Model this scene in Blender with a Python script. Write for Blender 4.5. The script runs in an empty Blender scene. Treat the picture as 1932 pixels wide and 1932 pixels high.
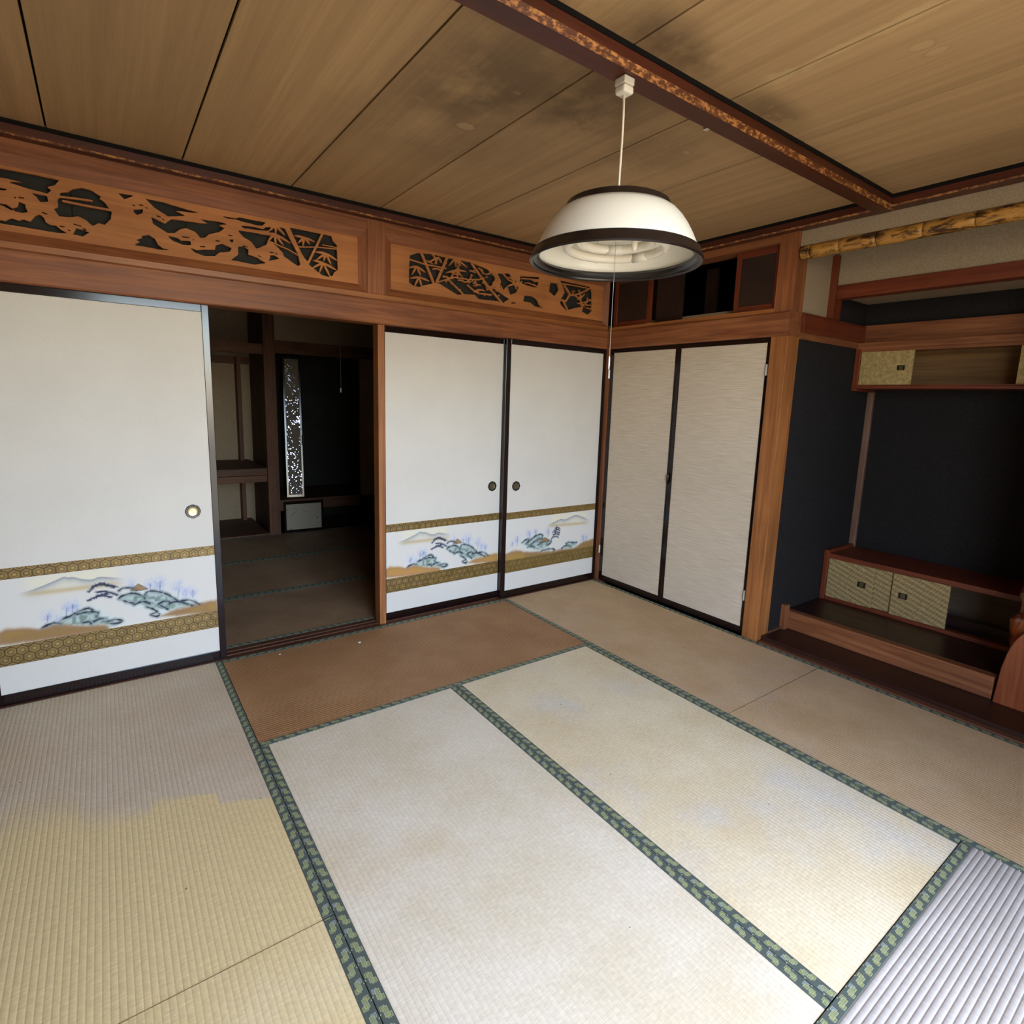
import bpy, bmesh, math, random
import numpy as np
from mathutils import Vector, Matrix

random.seed(7)
S = bpy.context.scene
COL = S.collection
PI = math.pi

# ------------------------------------------------------------------ camera
cam_d = bpy.data.cameras.new('camera'); cam = bpy.data.objects.new('camera', cam_d); COL.objects.link(cam)
S.camera = cam
YAW, PITCH, ROLL = 0.6351, -0.1592, 0.0319
fw = Vector((math.sin(YAW)*math.cos(PITCH), math.cos(YAW)*math.cos(PITCH), math.sin(PITCH)))
rt0 = Vector((math.cos(YAW), -math.sin(YAW), 0)); up0 = rt0.cross(fw)
rt = math.cos(ROLL)*rt0 + math.sin(ROLL)*up0; up = -math.sin(ROLL)*rt0 + math.cos(ROLL)*up0
M = Matrix((rt, up, -fw)).transposed().to_4x4(); M.translation = Vector((-3.1179, -3.1516, 1.4005))
cam.matrix_world = M
cam_d.sensor_width = 36; cam_d.lens = 1062.68/1932*36
cam_d.shift_x = (966-977.2)/1932; cam_d.shift_y = (927.46-966)/1932
cam_d.clip_start = 0.05

# ------------------------------------------------------------------ world and lights
W = bpy.data.worlds.new('world'); S.world = W; W.use_nodes = True
wn = W.node_tree; wn.nodes.clear()
wo = wn.nodes.new('ShaderNodeOutputWorld'); wb = wn.nodes.new('ShaderNodeBackground'); sky = wn.nodes.new('ShaderNodeTexSky')
sky.sky_type = 'NISHITA'; sky.sun_disc = False; sky.sun_elevation = math.radians(62); sky.sun_rotation = math.radians(180)
sky.air_density = 1.0; sky.dust_density = 0.8; sky.ozone_density = 1.0
wt = wn.nodes.new('ShaderNodeMix'); wt.data_type = 'RGBA'; wt.blend_type = 'MULTIPLY'; wt.inputs[0].default_value = 1.0; wt.inputs[7].default_value = (1.02, 0.99, 1.0, 1)   # daylight white balance
wn.links.new(sky.outputs[0], wt.inputs[6]); wn.links.new(wt.outputs[2], wb.inputs[0]); wn.links.new(wb.outputs[0], wo.inputs[0])
wb.inputs[1].default_value = 2.2

sun_d = bpy.data.lights.new('sun', 'SUN'); sun = bpy.data.objects.new('sun', sun_d); COL.objects.link(sun)
sun_d.energy = 14.0; sun_d.angle = math.radians(0.6); sun_d.color = (1.0, 0.93, 0.82)
sun.rotation_euler = (math.radians(28), 0, math.radians(0)); sun.location = (-2, -8, 8)

port_d = bpy.data.lights.new('window_portal', 'AREA'); port = bpy.data.objects.new('window_portal', port_d); COL.objects.link(port)
port_d.shape = 'RECTANGLE'; port_d.size = 1.95; port_d.size_y = 2.30; port_d.cycles.is_portal = True
port.location = (-2.125, -3.66, 1.15); port.rotation_euler = (math.radians(90), 0, 0)

S.view_settings.view_transform = 'Standard'; S.view_settings.look = 'None'
S.view_settings.gamma = 1.0; S.view_settings.use_curve_mapping = False
S.view_settings.exposure = 0.16
try:
    S.cycles.diffuse_bounces = 6; S.cycles.max_bounces = 12; S.cycles.caustics_reflective = False
    S.cycles.sample_clamp_indirect = 6.0
except Exception:
    pass

# ------------------------------------------------------------------ material helpers
def lin(c):
    if isinstance(c, str):
        c = tuple(int(c[i:i+2], 16)/255 for i in (0, 2, 4))
    return tuple((v/12.92 if v <= 0.04045 else ((v+0.055)/1.055)**2.4) for v in c)

class X:                                   # a float socket with arithmetic
    def __init__(s, nt, k): s.nt, s.k = nt, k
    def op(s, o, b=None, c=None):
        n = s.nt.nodes.new('ShaderNodeMath'); n.operation = o
        for i, v in enumerate((s, b, c)):
            if v is None: continue
            if isinstance(v, X): s.nt.links.new(v.k, n.inputs[i])
            else: n.inputs[i].default_value = v
        return X(s.nt, n.outputs[0])
    def __add__(s, b): return s.op('ADD', b)
    def __sub__(s, b): return s.op('SUBTRACT', b)
    def __mul__(s, b): return s.op('MULTIPLY', b)
    def __truediv__(s, b): return s.op('DIVIDE', b)
    def abs(s): return s.op('ABSOLUTE')
    def fract(s): return s.op('FRACT')
    def floor(s): return s.op('FLOOR')
    def mod(s, b): return s.op('FLOORED_MODULO', b)
    def lt(s, b): return s.op('LESS_THAN', b)
    def gt(s, b): return s.op('GREATER_THAN', b)
    def mn(s, b): return s.op('MINIMUM', b)
    def mx(s, b): return s.op('MAXIMUM', b)
    def sin(s): return s.op('SINE')
    def map(s, a, b, c=0.0, d=1.0, smooth=True):
        n = s.nt.nodes.new('ShaderNodeMapRange'); n.interpolation_type = 'SMOOTHSTEP' if smooth else 'LINEAR'
        s.nt.links.new(s.k, n.inputs[0])
        for i, v in zip((1, 2, 3, 4), (a, b, c, d)): n.inputs[i].default_value = v
        return X(s.nt, n.outputs[0])

class Mat:
    def __init__(m, name, rough=0.6, spec=0.5):
        m.m = bpy.data.materials.new(name); m.m.use_nodes = True; m.nt = m.m.node_tree
        m.b = m.nt.nodes['Principled BSDF']; m.b.inputs['Roughness'].default_value = rough
        m.b.inputs['Specular IOR Level'].default_value = spec
    def coord(m, kind='Object'):
        n = m.nt.nodes.new('ShaderNodeTexCoord'); return n.outputs[kind]
    def position(m):
        n = m.nt.nodes.new('ShaderNodeNewGeometry'); return n.outputs['Position']
    def sep(m, v):
        n = m.nt.nodes.new('ShaderNodeSeparateXYZ'); m.nt.links.new(v, n.inputs[0]); return [X(m.nt, n.outputs[i]) for i in range(3)]
    def scale(m, v, s, loc=(0, 0, 0)):
        n = m.nt.nodes.new('ShaderNodeMapping'); m.nt.links.new(v, n.inputs[0]); n.inputs['Scale'].default_value = s; n.inputs['Location'].default_value = loc; return n.outputs[0]
    def noise(m, v, sc, det=3, rough=0.55, dist=0.0):
        n = m.nt.nodes.new('ShaderNodeTexNoise'); m.nt.links.new(v, n.inputs['Vector'])
        n.inputs['Scale'].default_value = sc; n.inputs['Detail'].default_value = det; n.inputs['Roughness'].default_value = rough; n.inputs['Distortion'].default_value = dist
        return X(m.nt, n.outputs[0])
    def voronoi(m, v, sc, feature='F1'):
        n = m.nt.nodes.new('ShaderNodeTexVoronoi'); m.nt.links.new(v, n.inputs['Vector']); n.inputs['Scale'].default_value = sc; n.feature = feature
        return X(m.nt, n.outputs[0])
    def rnd(m):
        n = m.nt.nodes.new('ShaderNodeObjectInfo'); return X(m.nt, n.outputs['Random'])
    def mix(m, f, a, b):
        n = m.nt.nodes.new('ShaderNodeMix'); n.data_type = 'RGBA'; n.clamp_factor = True
        if isinstance(f, X): m.nt.links.new(f.k, n.inputs[0])
        else: n.inputs[0].default_value = f
        for i, c in ((6, a), (7, b)):
            if isinstance(c, (tuple, str)):
                n.inputs[i].default_value = (*(lin(c) if isinstance(c, str) else c), 1)
            else: m.nt.links.new(c, n.inputs[i])
        return n.outputs[2]
    def mul(m, col, f):
        n = m.nt.nodes.new('ShaderNodeMix'); n.data_type = 'RGBA'; n.blend_type = 'MULTIPLY'; n.inputs[0].default_value = 1
        if isinstance(col, (tuple, str)): n.inputs[6].default_value = (*(lin(col) if isinstance(col, str) else col), 1)
        else: m.nt.links.new(col, n.inputs[6])
        c = m.nt.nodes.new('ShaderNodeCombineXYZ')
        for i in range(3): m.nt.links.new(f.k, c.inputs[i])
        m.nt.links.new(c.outputs[0], n.inputs[7]); return n.outputs[2]
    def color(m, c):
        if isinstance(c, (tuple, str)): m.b.inputs['Base Color'].default_value = (*(lin(c) if isinstance(c, str) else c), 1)
        else: m.nt.links.new(c, m.b.inputs['Base Color'])
    def rough(m, r): m.nt.links.new(r.k, m.b.inputs['Roughness'])
    def bump(m, h, strength=0.3, dist=0.002):
        n = m.nt.nodes.new('ShaderNodeBump'); m.nt.links.new(h.k, n.inputs['Height']); n.inputs['Strength'].default_value = strength; n.inputs['Distance'].default_value = dist
        m.nt.links.new(n.outputs[0], m.b.inputs['Normal'])

_cache = {}
def wood(name, c1, c2, axis, rough=0.45, spec=0.45, grain=1.0, wear=None, seed=0.0):
    key = (name, axis)
    if key in _cache: return _cache[key]
    m = Mat(name+'_'+axis, rough, spec)
    v = m.coord('Object')
    sc = [28*grain]*3; sc['xyz'.index(axis)] = 1.3*grain
    vs = m.scale(v, sc, (seed, seed*1.7, seed*0.6))
    g = m.noise(vs, 1.0, 4, 0.6, 1.2)
    sc2 = [140]*3; sc2['xyz'.index(axis)] = 4
    fine = m.noise(m.scale(v, sc2), 1.0, 2)
    bl = m.noise(v, 2.3, 3)
    f = (g*0.75 + fine*0.25).map(0.28, 0.72)
    c = m.mix(f, c1, c2)
    c = m.mul(c, bl.map(0.25, 0.75, 0.8, 1.12))
    if wear:
        wv = m.scale(v, [70 if 'xyz'[i] != axis else 38 for i in range(3)])
        c = m.mix(m.noise(wv, 1.0, 4, 0.75).map(0.40, 0.54)*0.92, c, wear)
    m.color(c); m.rough((g*0.25 + (rough-0.1)).mx(0.1))
    m.bump(fine*0.6+g*0.4, 0.12, 0.001)
    _cache[key] = m.m; return m.m

def plain(name, c, rough=0.6, spec=0.5, metal=0.0, nscale=0, namp=0.1, bump=0.0):
    if name in _cache: return _cache[name]
    m = Mat(name, rough, spec); m.b.inputs['Metallic'].default_value = metal
    if nscale:
        n = m.noise(m.coord('Object'), nscale, 4)
        m.color(m.mul(c, n.map(0.25, 0.75, 1-namp, 1+namp)))
        if bump: m.bump(m.noise(m.coord('Object'), nscale*6, 3), bump, 0.002)
    else: m.color(c)
    _cache[name] = m.m; return m.m

# ------------------------------------------------------------------ mesh helpers
class MB:
    def __init__(s): s.v = []; s.f = []; s.uv = {}
    def add(s, vs, fs):
        o = len(s.v); s.v += [tuple(p) for p in vs]; s.f += [tuple(i+o for i in f) for f in fs]; return o
    def box(s, x0, x1, y0, y1, z0, z1):
        x0, x1 = sorted((x0, x1)); y0, y1 = sorted((y0, y1)); z0, z1 = sorted((z0, z1))
        s.add([(x0,y0,z0),(x1,y0,z0),(x1,y1,z0),(x0,y1,z0),(x0,y0,z1),(x1,y0,z1),(x1,y1,z1),(x0,y1,z1)],
              [(3,2,1,0),(4,5,6,7),(0,1,5,4),(1,2,6,5),(2,3,7,6),(3,0,4,7)]); return s
    def prism(s, prof, axis, a, b):
        # prof: list of 2D points in the two other axes (cyclic order), extruded from a to b
        n = len(prof); ax = 'xyz'.index(axis); o1, o2 = [i for i in range(3) if i != ax]
        def pt(p, t):
            r = [0, 0, 0]; r[ax] = t; r[o1] = p[0]; r[o2] = p[1]; return tuple(r)
        vs = [pt(p, a) for p in prof] + [pt(p, b) for p in prof]
        fs = [tuple(range(n-1, -1, -1)), tuple(range(n, 2*n))] + [(i, (i+1) % n, n+(i+1) % n, n+i) for i in range(n)]
        s.add(vs, fs); return s
    def hexa(s, p):                       # eight corners: four of the bottom ring, four of the top ring
        s.add(p, [(3,2,1,0),(4,5,6,7),(0,1,5,4),(1,2,6,5),(2,3,7,6),(3,0,4,7)]); return s
    def lathe(s, prof, n, c, close=False):
        o = len(s.v); k = len(prof)
        vs = []
        for r, z in prof:
            for i in range(n):
                a = 2*PI*i/n; vs.append((c[0]+r*math.cos(a), c[1]+r*math.sin(a), c[2]+z))
        fs = []
        for j in range(k-1 if not close else k):
            for i in range(n):
                i2 = (i+1) % n; j2 = (j+1) % k
                fs.append((j*n+i, j*n+i2, j2*n+i2, j2*n+i))
        if not close:
            fs.append(tuple(range(n-1, -1, -1))); fs.append(tuple((k-1)*n+i for i in range(n)))
        s.add(vs, fs); return s
    def tube(s, pts, r, n=8):
        pts = [Vector(p) for p in pts]; vs = []; k = len(pts)
        rr = r if isinstance(r, (list, tuple)) else [r]*k
        for i, p in enumerate(pts):
            t = (pts[min(i+1, k-1)]-pts[max(i-1, 0)]).normalized()
            a = t.orthogonal().normalized() if abs(t.z) > 0.9 else t.cross(Vector((0, 0, 1))).normalized()
            if abs(t.z) > 0.9: a = Vector((1, 0, 0)) - t*t.x; a.normalize()
            b = t.cross(a)
            for j in range(n):
                q = 2*PI*j/n; vs.append(p + rr[i]*(math.cos(q)*a + math.sin(q)*b))
        fs = [(i*n+j, i*n+(j+1) % n, (i+1)*n+(j+1) % n, (i+1)*n+j) for i in range(k-1) for j in range(n)]
        fs += [tuple(range(n-1, -1, -1)), tuple((k-1)*n+j for j in range(n))]
        s.add(vs, fs); return s
    def torus(s, c, R, r, n=40, k=10, a0=0, a1=2*PI):
        full = abs(a1-a0-2*PI) < 1e-6; m = n if full else n+1; vs = []
        for i in range(m):
            a = a0+(a1-a0)*i/n
            for j in range(k):
                b = 2*PI*j/k; vs.append((c[0]+(R+r*math.cos(b))*math.cos(a), c[1]+(R+r*math.cos(b))*math.sin(a), c[2]+r*math.sin(b)))
        fs = [(i*k+j, ((i+1) % m)*k+j, ((i+1) % m)*k+(j+1) % k, i*k+(j+1) % k) for i in range(n) for j in range(k)]
        if not full: fs += [tuple(range(k-1, -1, -1)), tuple(n*k+j for j in range(k))]
        s.add(vs, fs); return s
    def mesh(s, name, off=(0, 0, 0), smooth=False, bevel=0.0, fix=True):
        me = bpy.data.meshes.new(name)
        me.from_pydata([(p[0]-off[0], p[1]-off[1], p[2]-off[2]) for p in s.v], [], s.f)
        if bevel or fix:
            bm = bmesh.new(); bm.from_mesh(me)
            if fix: bmesh.ops.recalc_face_normals(bm, faces=bm.faces)
            if bevel: bmesh.ops.bevel(bm, geom=list(bm.edges), offset=bevel, segments=2, affect='EDGES', profile=0.5, clamp_overlap=True)
            bm.to_mesh(me); bm.free()
        if smooth:
            me.polygons.foreach_set('use_smooth', [True]*len(me.polygons))
        return me

def put(name, mb, mat, parent=None, smooth=False, bevel=0.0, base=None, fix=True, label=None, auto=None):
    """link a mesh; coordinates in mb are world ones, the origin goes to the parent's base"""
    off = tuple(parent['_base']) if parent is not None else (base or (0, 0, 0))
    me = mb.mesh(name, off, smooth, bevel, fix) if isinstance(mb, MB) else mb
    if auto:
        bm = bmesh.new(); bm.from_mesh(me)
        for e in bm.edges:
            e.smooth = len(e.link_faces) < 2 or e.calc_face_angle(0) < auto
        for f in bm.faces: f.smooth = True
        bm.to_mesh(me); bm.free()
    if mat: me.materials.append(mat)
    o = bpy.data.objects.new(name, me); COL.objects.link(o)
    if parent is not None:
        o.parent = parent
        top = parent
        while top.parent is not None: top = top.parent
        o['_base'] = tuple(parent['_base'])
    else:
        o.location = off; o['_base'] = off
    if label: o['label'] = label
    return o

def thing(name, label, cat, base=(0, 0, 0), group=None, kind=None):
    o = bpy.data.objects.new(name, None); COL.objects.link(o); o.location = base; o['_base'] = tuple(base)
    o.empty_display_size = 0.05
    o['label'] = label; o['category'] = cat
    if group: o['group'] = group
    if kind: o['kind'] = kind
    return o

def tag(o, label, cat, kind=None, group=None):
    o['label'] = label; o['category'] = cat
    if kind: o['kind'] = kind
    if group: o['group'] = group
    return o

def boxm(*a): return MB().box(*a)
# ------------------------------------------------------------------ materials
NAG = dict(c1='8a4a26', c2='b36a3c')          # orange-brown cedar of rails and posts
def W_nag(ax): return wood('cedar_rail', '6d3c24', '98603a', ax, 0.5, 0.4)
def W_post(ax): return wood('cedar_post', '7d4a28', 'aa6d3a', ax, 0.4, 0.45, 0.8)
def W_dark(ax): return wood('dark_edge_wood', '3a170c', '562614', ax, 0.42, 0.5)
def W_gold(ax): return wood('worn_edge_wood', '9a6232', 'c88c4e', ax, 0.5, 0.4, 1.0, '4a2210')
def W_panel(ax): return wood('carving_wood', '9a6238', 'b87c4a', ax, 0.6, 0.3, 0.7)
def W_board(ax): return wood('alcove_board_wood', '22100c', '371c16', ax, 0.35, 0.5)
def W_red(ax): return wood('red_shelf_wood', '5a2312', '7d3a1e', ax, 0.45, 0.5)
def W_sill(ax): return wood('threshold_wood', '52301f', '6f4630', ax, 0.5, 0.4)
def W_old(ax): return wood('old_closet_wood', '4a2f20', '6d4830', ax, 0.6, 0.3)
def W_inner(ax): return wood('dark_inner_wood', '1f120d', '331f17', ax, 0.6, 0.3)
lacquer = plain('black_brown_lacquer', '180b0a', 0.16, 0.45, 0, 40, 0.25)
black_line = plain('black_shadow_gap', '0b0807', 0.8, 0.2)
metal_hinge = plain('pale_metal', 'd8d4cc', 0.35, 0.5, 0.6)
dark_board = plain('dark_grey_board', '2a2926', 0.8, 0.3, 0, 5, 0.2)
black_wall = plain('black_sand_plaster', '232020', 0.95, 0.2, 0, 160, 0.35, 0.3)
grey_plaster = plain('grey_beige_plaster', '9c8a72', 0.95, 0.15, 0, 130, 0.16, 0.35)
white_plastic = plain('white_plastic', 'e4e0d4', 0.35, 0.5)
brown_plastic = plain('dark_brown_plastic', '17100f', 0.28, 0.55)

STAINS = ((-1.94, -1.15, .040, .030, .55), (-1.20, -2.385, .022, .035, .45), (-1.14, -2.40, .02, .03, .4), (-1.14, -1.54, .02, .014, .45))
def m_ceiling():
    m = Mat('ceiling_board_veneer', 0.62, 0.3)
    v = m.coord('Object'); p = m.position()
    r = m.rnd()
    x, y, z = m.sep(v)
    streak = m.noise(m.scale(v, (34, 0.55, 1)), 1.0, 3, 0.6, 0.4)
    wide = m.noise(m.scale(v, (9, 0.35, 1)), 1.0, 2)
    fine = m.noise(m.scale(v, (260, 6, 1)), 1.0, 2)
    f = (streak*0.55 + wide*0.45).map(0.2, 0.8)
    c = m.mix(f, '987b57', 'b6966c')
    c = m.mul(c, fine.map(0.2, 0.8, 0.94, 1.06))
    c = m.mul(c, r.map(0, 1, 0.93, 1.06, False))
    px, py, pz = m.sep(p)
    # old water stains: dark cloudy areas beside the beam, pale tide marks
    def spot(cx, cy, rx, ry):
        dx = (px-cx)/rx; dy = (py-cy)/ry
        return (dx*dx+dy*dy).op('SQRT')
    cloud = m.noise(m.scale(p, (3.2, 2.6, 1)), 1.0, 5, 0.65)
    s = spot(-2.02, -1.45, 0.30, 0.42).map(1.35, 0.2)
    s = s.mx(spot(-1.70, -1.55, 0.30, 0.34).map(1.3, 0.2)).mx(spot(-1.72, -1.95, 0.34, 0.12).map(1.2, 0.2)).mx(spot(-1.20, -1.93, 0.26, 0.09).map(1.2, 0.2)*0.8).mx(spot(-2.0, -1.0, 0.5, 0.3).map(1.2, 0.2)*0.4).mx(spot(-1.25, -1.45, 0.3, 0.35).map(1.2, 0.2)*0.55)
    c = m.mix((s*cloud.map(0.30, 0.58)*0.75), c, '544330')
    c = m.mix((s*cloud.map(0.62, 0.66)*cloud.map(0.72, 0.68)*0.5), c, 'b59767')
    for cx, cy, rx, ry, k in STAINS:
        d = spot(cx, cy, rx, ry) + (m.noise(p, 22, 3)-0.5)*1.1
        c = m.mix(d.map(1.15, 0.6)*k, c, 'bb9f74')
        c = m.mix(d.map(0.85, 1.0)*d.map(1.2, 1.05)*k*0.35, c, '5b4630')
    # pale tide line along one seam
    tl = ((px+1.353) + (m.noise(m.scale(p, (1, 1, 0)), 7, 3)-0.42)*0.14)
    c = m.mix(tl.map(-0.02, 0.0)*tl.map(0.03, 0.012)*py.map(-1.95, -2.1)*px.map(-1.30, -1.34)*0.0, c, 'c0a679')
    c = m.mix(py.map(-1.98, -2.05)*((px+1.353).abs() + (m.noise(m.scale(p, (1, 1, 0)), 9, 3)-0.5)*0.12).map(0.026, 0.008)*0.55, c, 'bda275')
    m.color(c); m.bump(streak*0.6+fine*0.4, 0.1, 0.001); return m.m
ceil_mat = m_ceiling()

def m_rush(name, c1, c2, patch=False, spec=0.35, stain=None, stainc='c9a874', rough=0.5, gdark=0.90, gw=0.42):
    m = Mat(name, rough, spec)
    uv = m.coord('UV'); p = m.position(); u, v, _ = m.sep(uv); px, py, pz = m.sep(p)
    blot = m.noise(m.scale(p, (1, 1, 0)), 2.1, 4, 0.6)
    blot2 = m.noise(m.scale(p, (1, 1, 0)), 7.0, 3)
    rush = m.noise(m.scale(uv, (420, 22, 1)), 1.0, 2)       # single rushes lie across the ridges
    cellv = (v/0.0155)
    cellr = m.noise(m.scale(uv, (95, 64.5, 1)), 1.0, 1)
    c = m.mix((blot*0.7+blot2*0.3).map(0.33, 0.67), c1, c2)
    if stain:
        c = m.mix(m.noise(m.scale(p, (1, 1, 0), (3, 5, 0)), 1.7, 4, 0.6).map(0.5, 0.72)*stain, c, stainc)
    if patch:                                               # greyer upper half meets a yellower one in a stepped edge
        b = (px+3.27)*(-0.42) - 0.97
        st = (px*5.2).floor()*0.5
        st = (st.fract()-0.25)*0.11
        d = (py - b + st + (blot2-0.5)*0.05)
        sh = px.map(-3.45, -2.95, 0.16, 0.012, False)
        k = d/sh
        c = m.mix(k.map(-1, 1), 'e6cd94', c)
    c = m.mul(c, rush.map(0.2, 0.8, 0.9, 1.08)); c = m.mul(c, cellr.map(0.3, 0.7, 0.95, 1.04))
    w = m.noise(m.scale(uv, (130, 3, 1)), 1.0, 2)
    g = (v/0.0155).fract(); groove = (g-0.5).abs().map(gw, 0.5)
    c = m.mul(c, groove.map(0, 1, 1, gdark, False))  # shade in the grooves between ridges, put into the colour
    # dark specks
    sp = m.voronoi(m.scale(p, (1, 1, 0)), 9.0).lt(0.028)
    c = m.mix(sp*0.7, c, '2b2018')
    m.color(c); m.bump(rush*0.7 + w*0.3, 0.25, 0.0012); return m.m
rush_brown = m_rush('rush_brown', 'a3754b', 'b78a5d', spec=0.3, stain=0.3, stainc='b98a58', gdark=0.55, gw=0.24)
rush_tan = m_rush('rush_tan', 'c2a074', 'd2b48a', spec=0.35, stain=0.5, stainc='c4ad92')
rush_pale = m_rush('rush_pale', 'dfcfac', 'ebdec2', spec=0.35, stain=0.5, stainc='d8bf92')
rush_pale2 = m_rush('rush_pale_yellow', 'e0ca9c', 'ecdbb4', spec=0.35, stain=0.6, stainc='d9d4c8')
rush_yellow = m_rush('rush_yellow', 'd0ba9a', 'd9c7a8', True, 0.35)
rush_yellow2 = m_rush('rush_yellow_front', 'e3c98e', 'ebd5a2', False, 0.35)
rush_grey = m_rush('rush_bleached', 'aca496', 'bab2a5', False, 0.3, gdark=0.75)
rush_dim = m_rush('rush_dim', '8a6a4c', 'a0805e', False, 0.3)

def m_heri():
    m = Mat('green_brocade_border', 0.6, 0.35)
    uv = m.coord('UV'); u, v, _ = m.sep(uv)
    weave = m.noise(m.scale(uv, (900, 900, 1)), 1.0, 1)
    c = m.mix(weave.map(0.3, 0.7), '484f47', '5d665b')
    per = 0.047
    k = (u/per).floor(); s = (u/per).fract()*per
    alt = k.mod(2)
    r = m.nt.nodes.new('ShaderNodeTexWhiteNoise'); r.noise_dimensions = '1D'; m.nt.links.new(k.k, r.inputs['W']); rn = X(m.nt, r.outputs['Value'])
    def sq(s0, t0, h):
        # squares turned on edge, alternately offset
        a = (s-s0).abs(); b = (v-t0).abs()
        return a.mx(b), h
    for s0, t0, h, fill, sw in ((0.013, 0.010, 0.0065, '8d9152', 0), (0.017, 0.0150, 0.0062, 'a5a76e', 1), (0.035, 0.020, 0.0062, '7c8796', 2), (0.031, 0.0150, 0.0062, '9c9f66', 1)):
        d, hh = sq(s0, t0, h)
        inside = d.lt(hh); line = inside*d.gt(hh-0.0011)
        fc = m.mix(alt, fill, '868a4c') if sw == 2 else fill
        c = m.mix(inside*0.7, c, fc); c = m.mix(line*0.8, c, 'b4b892')
        if sw == 1:
            ring = d.lt(0.0030)*d.gt(0.0020); c = m.mix(ring*0.7, c, '5d7040')
    d = ((s-0.0235).abs()).mx((v-0.0285).abs()); c = m.mix(d.lt(0.0016)*0.8, c, 'c9c48a')
    m.color(c); m.bump(weave, 0.2, 0.0006); return m.m
heri_mat = m_heri()

def m_paper(name, c, grass=False):
    m = Mat(name, 0.75, 0.25); v = m.coord('Object')
    if grass:
        f = m.noise(m.scale(v, (5, 5, 700)), 1.0, 3); f2 = m.noise(m.scale(v, (9, 9, 260)), 1.0, 3)
        k = (f*0.6+f2*0.4).map(0.3, 0.7)
        m.color(m.mul(m.mix(k, 'b6a690', 'd8cab6'), m.noise(v, 1.5, 2).map(0.3, 0.7, 0.96, 1.04))); m.bump(k, 0.25, 0.001)
    else:
        f = m.noise(v, 3.0, 3); g = m.noise(v, 240, 2)
        m.color(m.mul(m.mul(c, f.map(0.3, 0.7, 0.97, 1.02)), g.map(0.3, 0.7, 0.98, 1.02))); m.bump(g, 0.05, 0.0005)
    return m.m
paper = m_paper('white_door_paper', 'cec9c1')
grass_paper = m_paper('grasscloth_paper', 'cfc0a8', True)

def m_hex(name, base1, base2, line, size=0.040, amt=0.75):
    m = Mat(name, 0.42, 0.5); v = m.coord('Object'); x, y, z = m.sep(v)
    m.b.inputs['Metallic'].default_value = 0.25
    # pointy-top hexagon lattice, cell width size
    a = x/size; b = z/size
    R3 = math.sqrt(3)
    def cell(ox, oz):
        qx = (a+ox).mod(1.0)-0.5; qz = (b+oz).mod(R3)-R3/2
        return qx, qz
    x1, z1 = cell(0, 0); x2, z2 = cell(0.5, R3/2)
    def hd(qx, qz):
        ax_, az_ = qx.abs(), qz.abs()
        return ax_.mx(ax_*0.5+az_*(R3/2))
    d1 = hd(x1, z1); d2 = hd(x2, z2); d = d1.mn(d2)
    lines = d.map(0.44, 0.47)
    ring = d.map(0.30, 0.33)*d.map(0.39, 0.36)
    core = d.map(0.16, 0.12)
    n = m.noise(v, 30, 3)
    c = m.mix(n.map(0.3, 0.7), base1, base2)
    c = m.mix(ring*0.35, c, 'b79f5e'); c = m.mix(core*0.35, c, 'c0a868'); c = m.mix(d.map(0.2, 0.24)*d.map(0.30, 0.27)*0.45*amt, c, line)
    c = m.mix(lines*amt, c, line)
    m.color(c); return m.m
gold_hex = m_hex('gold_hexagon_print', '6a532a', '826839', '33250f')
gold_plain = m_hex('gold_faint_hexagon_print', '6c552b', '7e6537', '55401d', 0.040, 0.25)

def m_vcol():
    m = Mat('brush_painting_print', 0.7, 0.3)
    n = m.nt.nodes.new('ShaderNodeAttribute'); n.attribute_name = 'paint'; m.color(n.outputs['Color']); return m.m
paint_mat = m_vcol()

def m_weave(name):
    m = Mat(name, 0.55, 0.4); v = m.coord('Object'); x, y, z = m.sep(v)
    m.b.inputs['Metallic'].default_value = 0.15
    d1 = ((y*0.35 - z)*190).sin(); d2 = ((y*1.0+z*0.6)*330).sin()
    n = m.noise(m.scale(v, (1, 60, 110)), 1.0, 3)
    k = (d1*0.20 + d2*0.10 + n*1.0).map(0.1, 1.0)
    m.color(m.mix(k, '87714a', 'b79f70')); m.bump(k, 0.6, 0.003); return m.m
weave_gold = m_weave('woven_gold_paper')
def m_goldleaf():
    m = Mat('mottled_gold_paper', 0.5, 0.4); v = m.coord('Object')
    k = m.noise(v, 45, 5, 0.7); m.b.inputs['Metallic'].default_value = 0.1
    m.color(m.mix(k.map(0.35, 0.65), '9a8350', 'bca470')); m.bump(k, 0.3, 0.002); return m.m
goldleaf = m_goldleaf()

def m_log():
    m = Mat('smoked_bamboo_bark', 0.42, 0.45); v = m.coord('Object')
    k = m.noise(m.scale(v, (28, 9, 34)), 1.0, 6, 0.75, 0.6); k2 = m.noise(v, 9, 2)
    m.color(m.mix((k*0.8+k2*0.2).map(0.44, 0.58), 'b5853f', '3d2413')); return m.m
log_mat = m_log()

def m_burl():
    m = Mat('polished_burl_wood', 0.14, 0.6); v = m.coord('Object')
    k = m.noise(v, 14, 5, 0.6, 1.5)
    m.color(m.mix(k.map(0.35, 0.65), '3c140a', '94481f')); m.b.inputs['Coat Weight'].default_value = 0.5; m.b.inputs['Coat Roughness'].default_value = 0.1; return m.m
burl = m_burl()
burl_cut = wood('polished_cut_wood', '7a3a20', '93502f', 'z', 0.3, 0.5)

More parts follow.
